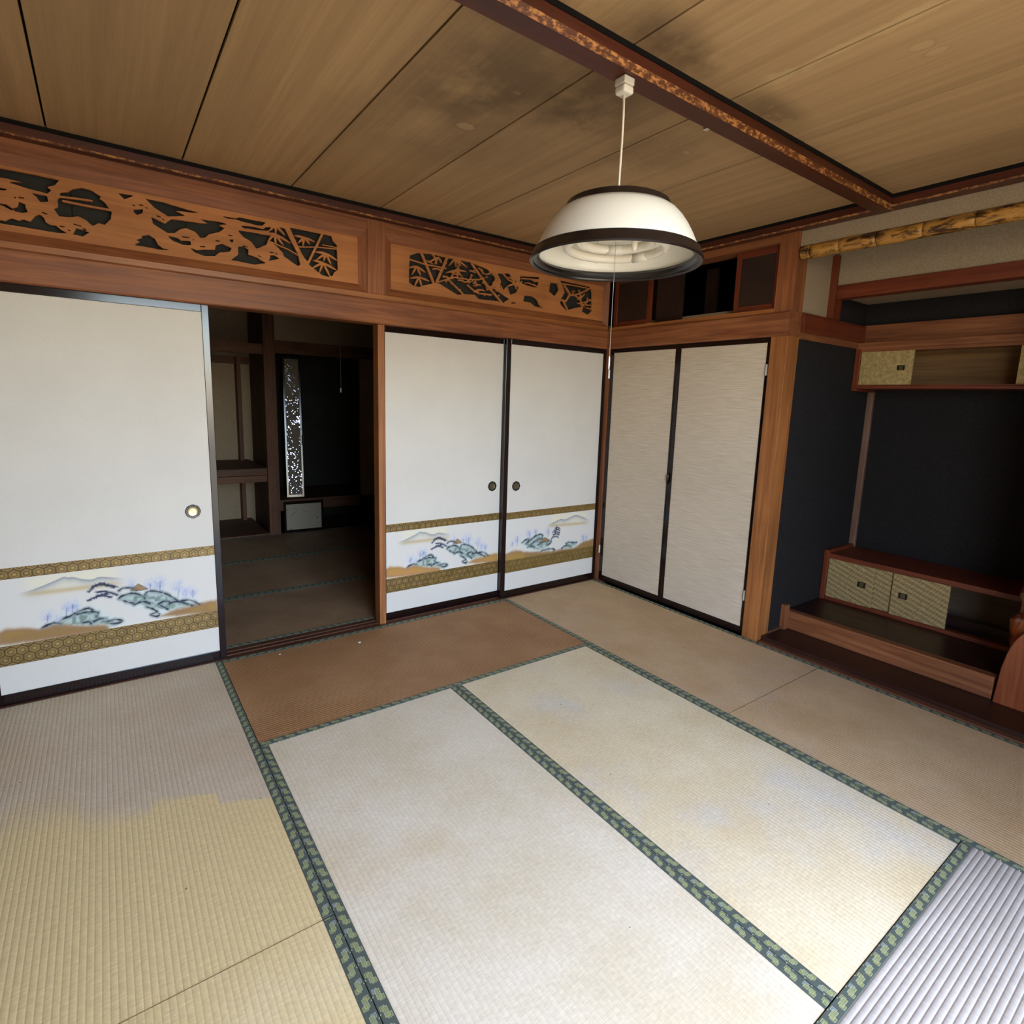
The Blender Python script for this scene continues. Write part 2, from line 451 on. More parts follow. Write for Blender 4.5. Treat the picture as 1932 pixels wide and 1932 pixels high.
def m_flower(name, base, fleck):
    m = Mat(name, 0.6, 0.4); v = m.coord('Object')
    d = m.voronoi(v, 48); big = m.noise(v, 11, 1); f = (d + big.map(0.35, 0.7, 0.26, -0.10, False)).lt(0.30)
    m.color(m.mix(f, base, fleck)); m.nt.links.new((f*0.85).k, m.b.inputs['Metallic']); m.rough(f.map(0, 1, 0.6, 0.25)); return m.m
def m_fleck(name, base, fleck, sc, th, metal):
    m = Mat(name, 0.45, 0.5); v = m.coord('Object')
    n = m.noise(m.scale(v, (1, 1, 1)), sc, 4, 0.65)
    cl = m.noise(v, 9.0, 2)
    f = (n + (cl-0.5)*0.25).map(th, th+0.03)
    m.color(m.mix(f, base, fleck))
    m.nt.links.new((f*metal).k, m.b.inputs['Metallic']); m.rough(f.map(0, 1, 0.6, 0.22)); return m.m
fleck_panel = m_flower('flecked_paper', '6a604e', 'c9d6ff')
fleck_small = m_fleck('speckled_paper', '9a9080', '3a332c', 42, 0.64, 0.0)

m = Mat('lamp_shade_enamel', 0.35, 0.5); m.color('dcd8cc'); shade_mat = m.m
m.b.inputs['Subsurface Weight'].default_value = 0.0
m = Mat('lamp_inner_enamel', 0.12, 0.5); m.color('eceadf'); inner_mat = m.m
m = Mat('tube_glass', 0.25, 0.5); m.color('efe9da'); tube_mat = m.m
ground_mat = plain('garden_ground', 'a89a80', 0.95, 0.1, 0, 1.5, 0.15)
# ------------------------------------------------------------------ the setting
ZC = 2.415         # ceiling boards, underside
def struct(name, mb, mat, label, cat, **k):
    o = put(name, mb, mat, **k); tag(o, label, cat, 'structure'); return o

struct('floor', boxm(-3.75, 0.0, -3.75, 5.0, -0.10, -0.042), W_sill('x'), 'wooden subfloor under the straw mats', 'floor')
# outer shell of the room
struct('wall_left', boxm(-3.75, -3.62, -3.75, 5.0, -0.10, 2.62), grey_plaster, 'plain plaster wall beside the wide white sliding door', 'wall')
wf = MB(); wf.box(-3.75, -3.1, -3.75, -3.62, -0.1, 2.6); wf.box(-1.15, 1.3, -3.75, -3.62, -0.1, 2.6); wf.box(-3.1, -1.15, -3.75, -3.62, 2.3, 2.6)
struct('wall_front', wf, grey_plaster, 'plaster wall with the wide garden opening facing the sliding doors', 'wall')
wr = MB(); wr.box(0.10, 0.22, -1.415, 0.2, 1.95, 2.0); wr.box(0.06, 0.2, -3.62, -2.75, 0.0, 2.6)
struct('wall_right', wr, grey_plaster, 'grey plaster wall beyond the burl alcove post', 'wall')

# ceiling: slab with separate boards
ceil = struct('ceiling', boxm(-3.75, 1.3, -3.75, 5.0, ZC+0.02, ZC+0.14), black_line, 'flat board ceiling of wide brown veneer panels', 'ceiling')
xs = [-3.62, -3.224, -2.755, -2.287, -1.821, -1.353, -0.882, -0.415, 0.0]
for i in range(8):
    for (y0, y1) in ((-1.83, -0.045), (-3.62, -1.87)):
        b = MB(); g = 0.0035
        x0, x1 = xs[i]+g, xs[i+1]-g
        b.box(x0, x1, y0, y1, ZC, ZC+0.012)
        put('ceiling_board', b, ceil_mat, ceil, bevel=0.0012)
# trim at the ceiling: black strip standing in for the shaded gap, moulding with worn lower edge
def moulding(n, a, b, wall, label):
    mb = MB(); e = MB()
    if wall in 'AC':
        s = 1 if wall == 'A' else -1; y = 0.0 if wall == 'A' else -3.62
        P = lambda yy, zz: (y - s*yy, zz)
        mb.prism([P(-0.02, 2.425), P(0.055, 2.425), P(0.055, 2.366), P(0.050, 2.360), P(-0.02, 2.360)], 'x', a, b)
        e.prism([P(0.0555, 2.3670), P(0.0560, 2.3662), P(0.0505, 2.3593), P(0.046, 2.3593), P(0.049, 2.3605)], 'x', a, b)
        ax = 'x'
    else:
        s = 1 if wall == 'B' else -1; x = 0.0 if wall == 'B' else -3.62
        P = lambda xx, zz: (x - s*xx, zz)
        mb.prism([P(-0.02, 2.425), P(0.055, 2.425), P(0.055, 2.366), P(0.050, 2.360), P(-0.02, 2.360)], 'y', a, b)
        e.prism([P(0.0555, 2.3670), P(0.0560, 2.3662), P(0.0505, 2.3593), P(0.046, 2.3593), P(0.049, 2.3605)], 'y', a, b)
        ax = 'y'
    o = struct('trim_%d' % n, mb, W_dark(ax), label, 'moulding')
    put('worn_edge', e, W_gold(ax), o)
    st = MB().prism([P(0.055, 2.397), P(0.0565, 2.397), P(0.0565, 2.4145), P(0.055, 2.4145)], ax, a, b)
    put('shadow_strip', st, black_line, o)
    return o
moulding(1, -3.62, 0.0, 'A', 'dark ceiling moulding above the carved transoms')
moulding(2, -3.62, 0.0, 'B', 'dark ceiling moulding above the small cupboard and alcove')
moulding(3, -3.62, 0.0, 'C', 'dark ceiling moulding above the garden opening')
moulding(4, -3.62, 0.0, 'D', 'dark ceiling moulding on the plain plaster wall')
# ceiling beam with chamfered lower edge
bm_ = MB().prism([(-1.880, 2.425), (-1.880, 2.370), (-1.869, 2.354), (-1.802, 2.353), (-1.790, 2.365), (-1.790, 2.425)], 'x', -3.6, 0.0)
beam = struct('trim_5', bm_, W_dark('x'), 'long dark ceiling beam with worn pale lower edge above the pendant lamp', 'beam')
put('worn_edge', MB().prism([(-1.8802, 2.3715), (-1.8812, 2.3702), (-1.8697, 2.3529), (-1.8680, 2.3534)], 'x', -3.6, -0.002), W_gold('x'), beam)
put('shadow_strip', boxm(-3.6, -0.05, -1.884, -1.880, 2.400, 2.416), black_line, beam)  # shade between beam and ceiling, drawn as a black strip

# back wall (sliding-door side)
na = MB().prism([(0.10, 1.810), (-0.004, 1.810), (-0.010, 1.816), (-0.010, 1.934), (-0.003, 1.943), (0.10, 1.943)], 'x', -3.62, 0.03)
o = struct('trim_6', na, W_nag('x'), 'broad orange-brown lintel rail above the painted sliding doors', 'lintel')
put('rail_strip', MB().prism([(0.10, 1.943), (0.004, 1.943), (0.004, 1.970), (0.10, 1.970)], 'x', -3.62, 0.0), W_post('x'), o)
struct('trim_7', boxm(-3.62, 0.03, -0.0, 0.10, 2.305, 2.40), W_nag('x'), 'upper board between the carved transoms and the ceiling', 'rail')
struct('trim_8', boxm(-1.880, -1.773, -0.004, 0.10, 1.970, 2.37), W_nag('z'), 'short upright strut between the two carved transoms', 'strut', bevel=0.002)
struct('trim_9', boxm(-1.811, -1.770, 0.026, 0.100, -0.03, 1.810), W_post('z'), 'slim light orange post at the edge of the dark opening', 'post', bevel=0.002)
sill = MB()
for y0, y1, z in ((0.003, 0.018, 0.0), (0.018, 0.052, -0.004), (0.052, 0.064, 0.0), (0.064, 0.098, -0.004), (0.098, 0.14, 0.0)):
    sill.box(-3.62, 0.03, y0, y1, -0.042, z)
struct('trim_10', sill, W_sill('x'), 'grooved wooden threshold under the painted sliding doors', 'threshold')
# corner post between the two door walls
struct('trim_11', boxm(0.018, 0.10, -0.020, 0.10, -0.04, 1.84), W_nag('z'), 'narrow brown corner post between painted doors and closet doors', 'post')
struct('wall_back', MB().box(-3.62, 0.1, 0.10, 0.12, 1.822, 2.45), dark_board, 'dark boarding above the lintel on the side of the dark room', 'wall')

# closet side (right wall up to the orange post)
nb = MB().prism([(0.12, 1.810), (-0.004, 1.810), (-0.010, 1.816), (-0.010, 1.934), (-0.003, 1.943), (0.12, 1.943)], 'y', -1.415, 0.0)
o = struct('trim_12', nb, W_nag('y'), 'broad orange-brown lintel rail above the cream closet doors', 'lintel')
put('rail_strip', boxm(0.004, 0.12, -1.312, 0.0, 1.943, 1.966), W_post('y'), o)
struct('trim_13', boxm(0.004, 0.12, -1.312, 0.0, 2.318, 2.40), W_nag('y'), 'rail above the small high cupboard', 'rail')
post = struct('trim_14', boxm(0.004, 0.125, -1.412, -1.311, -0.04, 1.812), W_post('z'), 'square orange cedar post between closet and alcove', 'post', bevel=0.003)
struct('trim_15', boxm(0.002, 0.122, -1.416, -1.311, 1.943, 2.40), W_nag('z'), 'upper part of the cedar post above the lintel', 'post', bevel=0.003)
# closet and cupboard recess behind the doors
rc = MB(); rc.box(0.12, 0.9, -0.02, 0.12, 0, 2.42); rc.box(0.86, 0.9, -1.40, 0.0, 0, 2.42); rc.box(0.12, 0.9, -1.40, -1.372, 1.95, 2.42)
rc.box(0.12, 0.9, -1.4, 0.1, 1.90, 1.955)
struct('wall_closet', rc, W_inner('z'), 'dark boards inside the small high cupboard', 'wall')

# alcove shell
struct('wall_alcove_side', boxm(0.12, 1.25, -1.409, -1.372, 0.0, 1.84), black_wall, 'black sand-plaster side wall of the alcove', 'wall')
struct('wall_alcove_back', boxm(1.12, 1.25, -2.80, -1.372, -0.1, 2.12), black_wall, 'black sand-plaster back wall behind the low cabinet', 'wall')
wu = MB(); wu.box(0.93, 1.0, -2.75, -1.40, 1.945, 2.2); wu.box(0.50, 0.95, -1.409, -1.38, 1.943, 2.10)
struct('wall_alcove_upper', wu, black_wall, 'black wall of the shallow recess above the hanging cabinet', 'wall')
struct('wall_alcove_strip', boxm(0.12, 0.45, -1.408, -1.38, 1.943, 2.42), grey_plaster, 'narrow grey plaster strip beside the cedar post above the lintel', 'wall')
struct('wall_alcove_header', MB().box(0.435, 0.50, -3.62, -1.405, 2.126, 2.42), grey_plaster, 'grey plaster header hanging behind the bark log', 'wall')
struct('wall_alcove_top', MB().box(0.03, 0.10, -3.62, -1.416, 2.285, 2.42), grey_plaster, 'grey plaster strip between bark log and ceiling', 'wall')
struct('ceiling_alcove', boxm(0.44, 1.25, -2.75, -1.38, 2.087, 2.126), grey_plaster, 'plaster underside of the recess above the hanging cabinet', 'ceiling')
struct('wall_alcove_end', boxm(0.20, 1.25, -2.80, -2.75, 0.0, 2.42), black_wall, 'black end wall of the alcove behind the burl post', 'wall')
struct('trim_16', boxm(0.425, 0.505, -2.75, -1.445, 2.055, 2.130), W_red('y'), 'dark red-brown drop beam across the alcove top', 'beam', bevel=0.002)
struct('trim_17', boxm(0.415, 0.505, -1.445, -1.405, 1.943, 2.30), W_red('z'), 'short upright post under the bark log at the alcove side', 'post', bevel=0.002)
ns = MB().box(0.122, 0.90, -1.434, -1.408, 1.838, 1.944)
o = struct('trim_18', ns, W_red('x'), 'red-brown rail along the black side wall of the alcove', 'rail', bevel=0.002)
put('rail_strip', boxm(0.122, 0.88, -1.424, -1.408, 1.800, 1.838), W_nag('x'), o)
struct('trim_19', boxm(0.895, 0.96, -2.75, -1.408, 1.838, 1.950), W_nag('y'), 'red-brown rail above the hanging alcove cabinet', 'rail', bevel=0.002)
struct('trim_20', boxm(1.095, 1.122, -1.448, -1.408, 0.46, 1.54), wood('pale_corner_strip', '6a4a3a', '8a6a58', 'z', 0.6), 'thin pale strip in the rear corner of the alcove', 'post', bevel=0.004)
# alcove floor
struct('trim_21', boxm(0.003, 0.05, -3.62, -1.425, -0.042, 0.008), W_sill('y'), 'wooden sill between straw mat and alcove boards', 'sill', bevel=0.002)
struct('trim_22', boxm(0.05, 0.32, -3.62, -1.405, -0.042, 0.028), W_board('y'), 'dark polished board in front of the alcove step', 'floorboard')
struct('trim_23', boxm(0.305, 0.365, -2.47, -1.408, 0.028, 0.143), W_nag('y'), 'orange-brown step edge of the raised alcove floor', 'step', bevel=0.004)
struct('trim_24', boxm(0.365, 1.13, -2.75, -1.41, 0.0, 0.142), W_board('y'), 'dark raised floor of the alcove', 'floorboard')
struct('trim_25', boxm(0.262, 0.305, -1.442, -1.408, 0.028, 0.188), W_nag('z'), 'small wooden block at the left end of the alcove step', 'block', bevel=0.002)
struct('trim_26', boxm(0.125, 0.262, -1.420, -1.408, 0.028, 0.043), W_sill('x'), 'thin skirting strip under the black side wall', 'skirting')

struct('wall_light_block', MB().box(1.25, 1.35, -3.75, 3.7, -0.1, 2.6).box(0.0, 1.35, 0.10, 0.2, -0.1, 2.6).box(-0.02, 1.3, -3.75, 0.2, -0.16, -0.04), black_line, 'added dark shell behind the alcove and closet, blocking stray skylight', 'wall')  # unseen shell added to stop sky light leaking in
# outside: ground, and an unseen eave sized to keep direct sun off the floor
struct('ground', boxm(-30, 30, -40, -3.76, -0.6, -0.5), ground_mat, 'pale garden ground outside the house', 'ground')
struct('roof_eave', boxm(-5, 3, -4.5, -3.62, 2.62, 2.7), W_old('x'), 'wooden eave over the garden side', 'eave')
# ------------------------------------------------------------------ straw mats
def set_uv(me, fn):
    uv = me.uv_layers.new(name='UVMap')
    co = [v.co for v in me.vertices]
    for l in me.loops: uv.data[l.index].uv = fn(co[l.vertex_index])

PITCH_R = 0.0155
def tatami(x0, x1, y0, y1, long, mat, label, group=None, heri=(True, True), seed=0.0, depth=0.0008):
    gx, gy = (0.0022, 0.0010) if long == 'x' else (0.0010, 0.0022); x0 += gx; x1 -= gx; y0 += gy; y1 -= gy
    base = ((x0+x1)/2, (y0+y1)/2, -0.042)
    t = thing('tatami_mat', label, 'straw mat', base, group)
    a0, a1, c0, c1 = (x0, x1, y0, y1) if long == 'x' else (y0, y1, x0, x1)
    h0 = c0 + (0.030 if heri[0] else 0); h1 = c1 - (0.030 if heri[1] else 0)
    # ridged top as a cross-section profile
    prof = []; n = int(round((h1-h0)/PITCH_R)); w = (h1-h0)/n
    for i in range(n):
        for k in range(5):
            s = k/5; prof.append((h0+(i+s)*w, -depth + depth*math.sqrt(max(0, math.sin(PI*min(1, s+0.001))))))
    prof.append((h1, -depth))
    rng = random.Random(hash(label) & 0xffff)
    NA = 14; vs = []
    amp = [0.0]*(NA+1)
    for j in range(NA+1):
        a = a0+(a1-a0)*j/NA
        for (c, z) in prof: vs.append((a, c, z))
    k = len(prof); fs = []
    for j in range(NA):
        for i in range(k-1): fs.append((j*k+i, j*k+i+1, (j+1)*k+i+1, (j+1)*k+i))
    mb = MB()
    conv = (lambda p: p) if long == 'x' else (lambda p: (p[1], p[0], p[2]))
    mb.add([conv(p) for p in vs], fs)
    lo = MB()
    # straw core below the woven cover
    pts = [(a0, c0, -0.042), (a1, c0, -0.042), (a1, c1, -0.042), (a0, c1, -0.042), (a0, c0, -0.0030), (a1, c0, -0.0030), (a1, c1, -0.0030), (a0, c1, -0.0030)]
    mb.hexa([conv(p) for p in pts])
    me = mb.mesh('rush_cover', base)
    ax = 0 if long == 'x' else 1; bx = 1-ax; hb = h0-base[bx]
    # keep the ridged sheet facing up
    bm = bmesh.new(); bm.from_mesh(me)
    for f in bm.faces:
        if f.calc_center_median().z > 0.0385 and f.normal.z < 0: f.normal_flip()
    bm.to_mesh(me); bm.free()
    set_uv(me, lambda c: (c[ax]+seed, (c[bx]-hb)*PITCH_R/w))
    put('rush_cover', me, mat, t)
    for side, on in zip((0, 1), heri):
        if not on: continue
        b0, b1 = (c0, h0) if side == 0 else (h1, c1)
        hm = MB(); pts = [(a0, b0, -0.030), (a1, b0, -0.030), (a1, b1, -0.030), (a0, b1, -0.030), (a0, b0, 0.0010), (a1, b0, 0.0010), (a1, b1, 0.0010), (a0, b1, 0.0010)]
        hm.hexa([conv(p) for p in pts])
        hme = hm.mesh('cloth_border', base, bevel=0.0008)
        e0 = b0-base[bx]
        set_uv(hme, lambda c: (c[ax]+seed+side*0.021, c[bx]-e0 if side else 0.03-(c[bx]-e0)))
        put('cloth_border', hme, heri_mat, t)
    return t

tatami(-2.7, -0.9, -0.9, 0.0, 'x', rush_brown, 'brown straw mat lying along the threshold of the dark opening', seed=.1, depth=0.0014)
tatami(-0.9, 0.0, -1.8, 0.0, 'y', rush_tan, 'tan straw mat in the corner below the cream closet doors', seed=.7)
tatami(-0.9, 0.0, -3.6, -1.8, 'y', rush_tan, 'tan straw mat beside the alcove sill and burl post', seed=1.3)
tatami(-3.6, -2.7, -1.8, 0.0, 'y', rush_yellow, 'straw mat below the wide painted door, greyish with a stepped yellow half', seed=2.1, depth=0.0010)
tatami(-3.6, -2.7, -3.6, -1.8, 'y', rush_yellow2, 'yellow straw mat touching the two-toned mat along the plain wall', seed=2.9)
tatami(-2.7, -1.8, -2.7, -0.9, 'y', rush_pale, 'pale grey-beige straw mat beside the yellow mat in the room centre', seed=3.3)
tatami(-1.8, -0.9, -2.7, -0.9, 'y', rush_pale2, 'pale cream straw mat below the pendant lamp beside the tan mats', seed=4.1)
tatami(-2.7, -0.9, -3.6, -2.7, 'x', rush_grey, 'bleached straw mat with strong ridges along the garden opening', seed=5.2, depth=0.0018)
# dark room beyond the opening
for i, (y0, y1) in enumerate(((0.142, 0.98), (0.98, 1.87), (1.87, 2.74))):
    row = ('first', 'second', 'third')[i]
    for x0, x1, side in ((-3.6, -1.8, 'closet'), (-1.8, 0.0, 'household alcove')):
        if i < 2: x0 += 0.9; x1 += 0.9
        if i < 2 and x0 < -2: side = 'closet'
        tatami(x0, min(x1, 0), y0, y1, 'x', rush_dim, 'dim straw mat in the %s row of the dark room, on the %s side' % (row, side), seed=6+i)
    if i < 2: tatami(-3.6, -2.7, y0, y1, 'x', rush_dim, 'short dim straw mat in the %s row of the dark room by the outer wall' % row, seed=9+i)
# ------------------------------------------------------------------ painted landscape (vertex colours on a fine grid)
def seg_dist(PX, PZ, pts, closed=False):
    d = np.full(PX.shape, 1e9); n = len(pts)
    for i in range(n if closed else n-1):
        ax, az = pts[i]; bx, bz = pts[(i+1) % n]
        vx, vz = bx-ax, bz-az; L = vx*vx+vz*vz+1e-9
        t = np.clip(((PX-ax)*vx+(PZ-az)*vz)/L, 0, 1)
        d = np.minimum(d, np.hypot(PX-ax-t*vx, PZ-az-t*vz))
    return d
def inside(PX, PZ, pts):
    r = np.zeros(PX.shape, bool); n = len(pts)
    for i in range(n):
        ax, az = pts[i]; bx, bz = pts[(i+1) % n]
        if az == bz: continue
        c = ((az > PZ) != (bz > PZ)) & (PX < (bx-ax)*(PZ-az)/(bz-az)+ax)
        r ^= c
    return r
def sdf(PX, PZ, pts):
    d = seg_dist(PX, PZ, pts, True); return np.where(inside(PX, PZ, pts), -d, d)
def sstep(a, b, x):
    t = np.clip((x-a)/(b-a), 0, 1); return t*t*(3-2*t)
def vnoise(PX, PZ, s, seed):
    rs = np.random.RandomState(seed); T = rs.rand(64, 64)
    x, z = PX/s, PZ/s; xi, zi = np.floor(x).astype(int), np.floor(z).astype(int); fx, fz = x-xi, z-zi
    fx = fx*fx*(3-2*fx); fz = fz*fz*(3-2*fz)
    g = lambda a, b: T[a % 64, b % 64]
    return (g(xi, zi)*(1-fx)+g(xi+1, zi)*fx)*(1-fz)+(g(xi, zi+1)*(1-fx)+g(xi+1, zi+1)*fx)*fz

def chaikin(p, n=2, closed=False):
    for _ in range(n):
        q = [] if closed else [p[0]]
        for i in range(len(p) if closed else len(p)-1):
            a, b = p[i], p[(i+1) % len(p)]
            q += [(a[0]*.75+b[0]*.25, a[1]*.75+b[1]*.25), (a[0]*.25+b[0]*.75, a[1]*.25+b[1]*.75)]
        if not closed: q.append(p[-1])
        p = q
    return p
def paint(PX, PZ, D, seed, warm):
    """PX, PZ in mm (x in the drawing's own frame, z above floor); returns sRGB"""
    H = PX.shape
    C = np.empty(H+(3,)); C[:] = np.array([209, 205, 198])/255
    def lay(a, col):
        nonlocal C
        a = np.clip(a, 0, 1)[..., None]; C = C*(1-a)+a*np.array([int(col[i:i+2], 16) for i in (0, 2, 4)])/255
    n1 = vnoise(PX, PZ, 60, seed); n2 = vnoise(PX, PZ, 14, seed+1); n3 = vnoise(PX, PZ, 5, seed+2)
    wob = (n2-0.5)*8+(n3-0.5)*4
    D = dict(D); D['rock'] = [chaikin(t) for t in D['rock']]; D['pine'] = [chaikin(t) for t in D['pine']]; D['mount'] = chaikin(D['mount'], 1)
    for k in ('fill', 'fill2'):
        if D[k]: D[k] = chaikin(D[k], 2, True)
    # mountains
    mt = D['mount']; xs_ = [p[0] for p in mt]; zs_ = [p[1] for p in mt]
    ridge = np.interp(PX, xs_, zs_); edge = sstep(xs_[0]-20, xs_[0]+60, PX)*sstep(xs_[-1]+20, xs_[-1]-60, PX)
    below = ridge-PZ
    lay(0.35*np.exp(-((PZ-(np.mean(zs_)+10))/45)**2)*edge, 'e8dcae')
    lay(np.where(below > -2, np.exp(-np.maximum(below, 0)/15), 0)*0.75*edge, '77808f')
    base_z = np.interp(PX, [xs_[0], xs_[-1]], [zs_[0]-2, zs_[-1]-14])
    lay(0.6*np.exp(-((PZ-base_z+8)/11)**2)*edge*(below > 0), 'b79a68')
    # washes
    for k in ('fill', 'fill2'):
        if D[k]:
            d = sdf(PX, PZ, D[k]); lay(sstep(45, -15, d)*0.45, 'b9d2cf'); lay(sstep(8, -12, d+wob*0.6)*0.5, '93a3a4'); lay(sstep(0, -10, d+wob*2)*0.55*sstep(0.4, 0.75, n2), '4f6259'); lay(sstep(0, -10, d+wob)*0.4*sstep(0.5, 0.8, vnoise(PX, PZ, 22, seed+8)), '8fb096')
    for r, (cx, cz) in D['tree']:
        rr = np.hypot((PX-cx)/1.0, (PZ-cz-4)/1.25)+(n2-0.5)*r*1.2+(vnoise(PX*2.4, PZ*0.7, 6, seed+5)-0.5)*r*1.6
        lay(sstep(r*1.9, r*0.1, rr)*0.55, '8f9bc0'); lay(sstep(r*3.4, r*1.2, rr)*0.28, 'b0b9d6')
    for t in D['trunk']: lay(sstep(2.2, 0.6, seg_dist(PX, PZ, t)+(n3-0.5)*1.2)*0.75, '57608a')
    # shore bands in ochre
    for k in ('ochre', 'ochre2'):
        if D[k]:
            d = sdf(PX, PZ, D[k])+(n1-0.5)*14+wob*0.5
            lay(sstep(22, -12, d)*0.92, 'b07f3e' if warm == 2 else '8c6a3a'); lay(sstep(6, -20, d)*0.6*sstep(0.35, 0.75, n1), 'a8853f')
            lay(sstep(12, 0, np.abs(d+2))*0.35, '8a5f52')
    # rocks: brush outlines
    for t in D['rock']:
        dd = seg_dist(PX, PZ, t); lay(sstep(15, 0, dd+(n2-0.5)*8)*0.6, '58646c'); lay(sstep(3.9, 0.9, dd+(n2-0.5)*5.0+(n3-0.5)*2.0)*0.88, '1b212b')
    for t in D['pine']:
        dd = seg_dist(PX, PZ, t); lay(sstep(10, 1.0, dd+(n3-0.5)*8)*0.7, '4a5370'); lay(sstep(4.5, .8, dd+(n3-0.5)*4)*0.8, '20242f')
    if D['hut']:
        d = sdf(PX, PZ, D['hut']); lay(sstep(3, -4, d+(n3-0.5)*4)*0.85, '8a6844'); lay(sstep(2.4, 0.8, np.abs(d))*0.6, '3a2a22')
    return np.clip(C, 0, 1)

def painted_mesh(name, x0, x1, z0, z1, y, step, D, dx, seed, warm, off):
    nx = int((x1-x0)/step); nz = int((z1-z0)/step)
    X_, Z_ = np.meshgrid(np.linspace(x0, x1, nx+1), np.linspace(z0, z1, nz+1))
    col = paint(X_*1000+dx, Z_*1000, D, seed, warm)
    col = np.where(col <= 0.04045, col/12.92, ((col+0.055)/1.055)**2.4)
    vs = np.stack([X_-off[0], np.full_like(X_, y-off[1]), Z_-off[2]], -1).reshape(-1, 3)
    I = np.arange((nx+1)*(nz+1)).reshape(nz+1, nx+1)
    F = np.stack([I[:-1, :-1], I[:-1, 1:], I[1:, 1:], I[1:, :-1]], -1).reshape(-1, 4)
    me = bpy.data.meshes.new(name)
    me.from_pydata(vs.tolist(), [], F.tolist())
    at = me.color_attributes.new('paint', 'FLOAT_COLOR', 'POINT')
    rgba = np.ones(((nx+1)*(nz+1), 4), np.float32); rgba[:, :3] = col.reshape(-1, 3)
    at.data.foreach_set('color', rgba.ravel())
    return me

# ------------------------------------------------------------------ painted sliding doors
def flower_pull(mbase, cx, y, cz, parent, inner_mat_, r=0.033):
    n = 48; rim = MB(); vs = []
    for (sc, yy) in ((1.0, y), (1.0, y-0.003), (0.93, y-0.0048), (0.74, y-0.0045), (0.70, y-0.001)):
        for i in range(n):
            a = 2*PI*i/n; lob = 1+0.045*abs(math.cos(4*a))**0.7 if sc > 0.9 else 1.0
            vs.append((cx+r*sc*lob*math.cos(a), yy, cz+r*sc*lob*math.sin(a)))
    fs = [(j*n+i, j*n+(i+1) % n, (j+1)*n+(i+1) % n, (j+1)*n+i) for j in range(4) for i in range(n)]
    rim.add(vs, fs)
    h = put('door_pull', rim, brown_plastic, parent, auto=0.6, label='round dark flower-edged finger pull')
    dish = MB(); vs = []
    for (sc, yy) in ((0.70, y-0.0012), (0.66, y-0.0004), (0.30, y-0.0006)):
        for i in range(n):
            a = 2*PI*i/n; vs.append((cx+r*sc*math.cos(a), yy, cz+r*sc*math.sin(a)))
    fs = [(j*n+i, j*n+(i+1) % n, (j+1)*n+(i+1) % n, (j+1)*n+i) for j in range(2) for i in range(n)] + [tuple(2*n+i for i in range(n))]
    dish.add(vs, fs); put('dish', dish, inner_mat_, h, smooth=True)
    for i in range(8):
        a = 2*PI*(i+0.5)/8; s = MB().lathe([(0.0012, -0.0006), (0.0012, 0.0003), (0.0006, 0.0008)], 6, (0, 0, 0))
        s.v = [(cx+r*0.86*math.cos(a)+p[0], y-0.0049-p[2], cz+r*0.86*math.sin(a)+p[1]) for p in s.v]
        put('rivet', s, metal_hinge, h)
brass = plain('pale_brass', 'c9b98a', 0.28, 0.5, 0.7)
dull_brass = plain('dull_brass', '6b5f48', 0.4, 0.5, 0.6)

def fusuma(n, x0, x1, yf, px0, px1, label, D, dx, step, pull, pmat, hexmat, warm, seed, base_label=None):
    base = ((x0+x1)/2, yf+0.014, 0.0)
    d = thing('door_%d' % n, label, 'sliding door', base, kind='structure')
    z0, z1, p0, p1 = 0.0, 1.812, 0.050, 1.775
    put('stile', boxm(x0, px0, yf, yf+0.028, z0, z1), lacquer, d, bevel=0.002)
    put('stile', boxm(px1, x1, yf, yf+0.028, z0, z1), lacquer, d, bevel=0.002)
    put('bottom_rail', boxm(px0, px1, yf, yf+0.028, z0, p0), lacquer, d, bevel=0.002)
    put('top_rail', boxm(px0, px1, yf, yf+0.028, p1, z1), lacquer, d, bevel=0.002)
    yp = yf+0.004
    pan = put('paper_panel', boxm(px0-0.002, px1+0.002, yp, yf+0.022, p0-0.002, p1+0.002), paper, d)
    put('gold_band', boxm(px0, px1, yp-0.0004, yp+0.001, 0.571, 0.621), hexmat, pan, label='gold band with small hexagon pattern above the landscape')
    put('gold_band', boxm(px0, px1, yp-0.0004, yp+0.001, 0.180, 0.272), hexmat, pan, label='gold band with hexagon pattern below the landscape')
    me = painted_mesh('landscape_band', px0, px1, 0.272, 0.571, yp-0.0003, step, D, dx, seed, warm, base)
    put('landscape_band', me, paint_mat, pan, label='ink landscape of rocks, pines, hut and misty hills')
    flower_pull(base, pull[0], yp, pull[1], d, pmat)
    return d
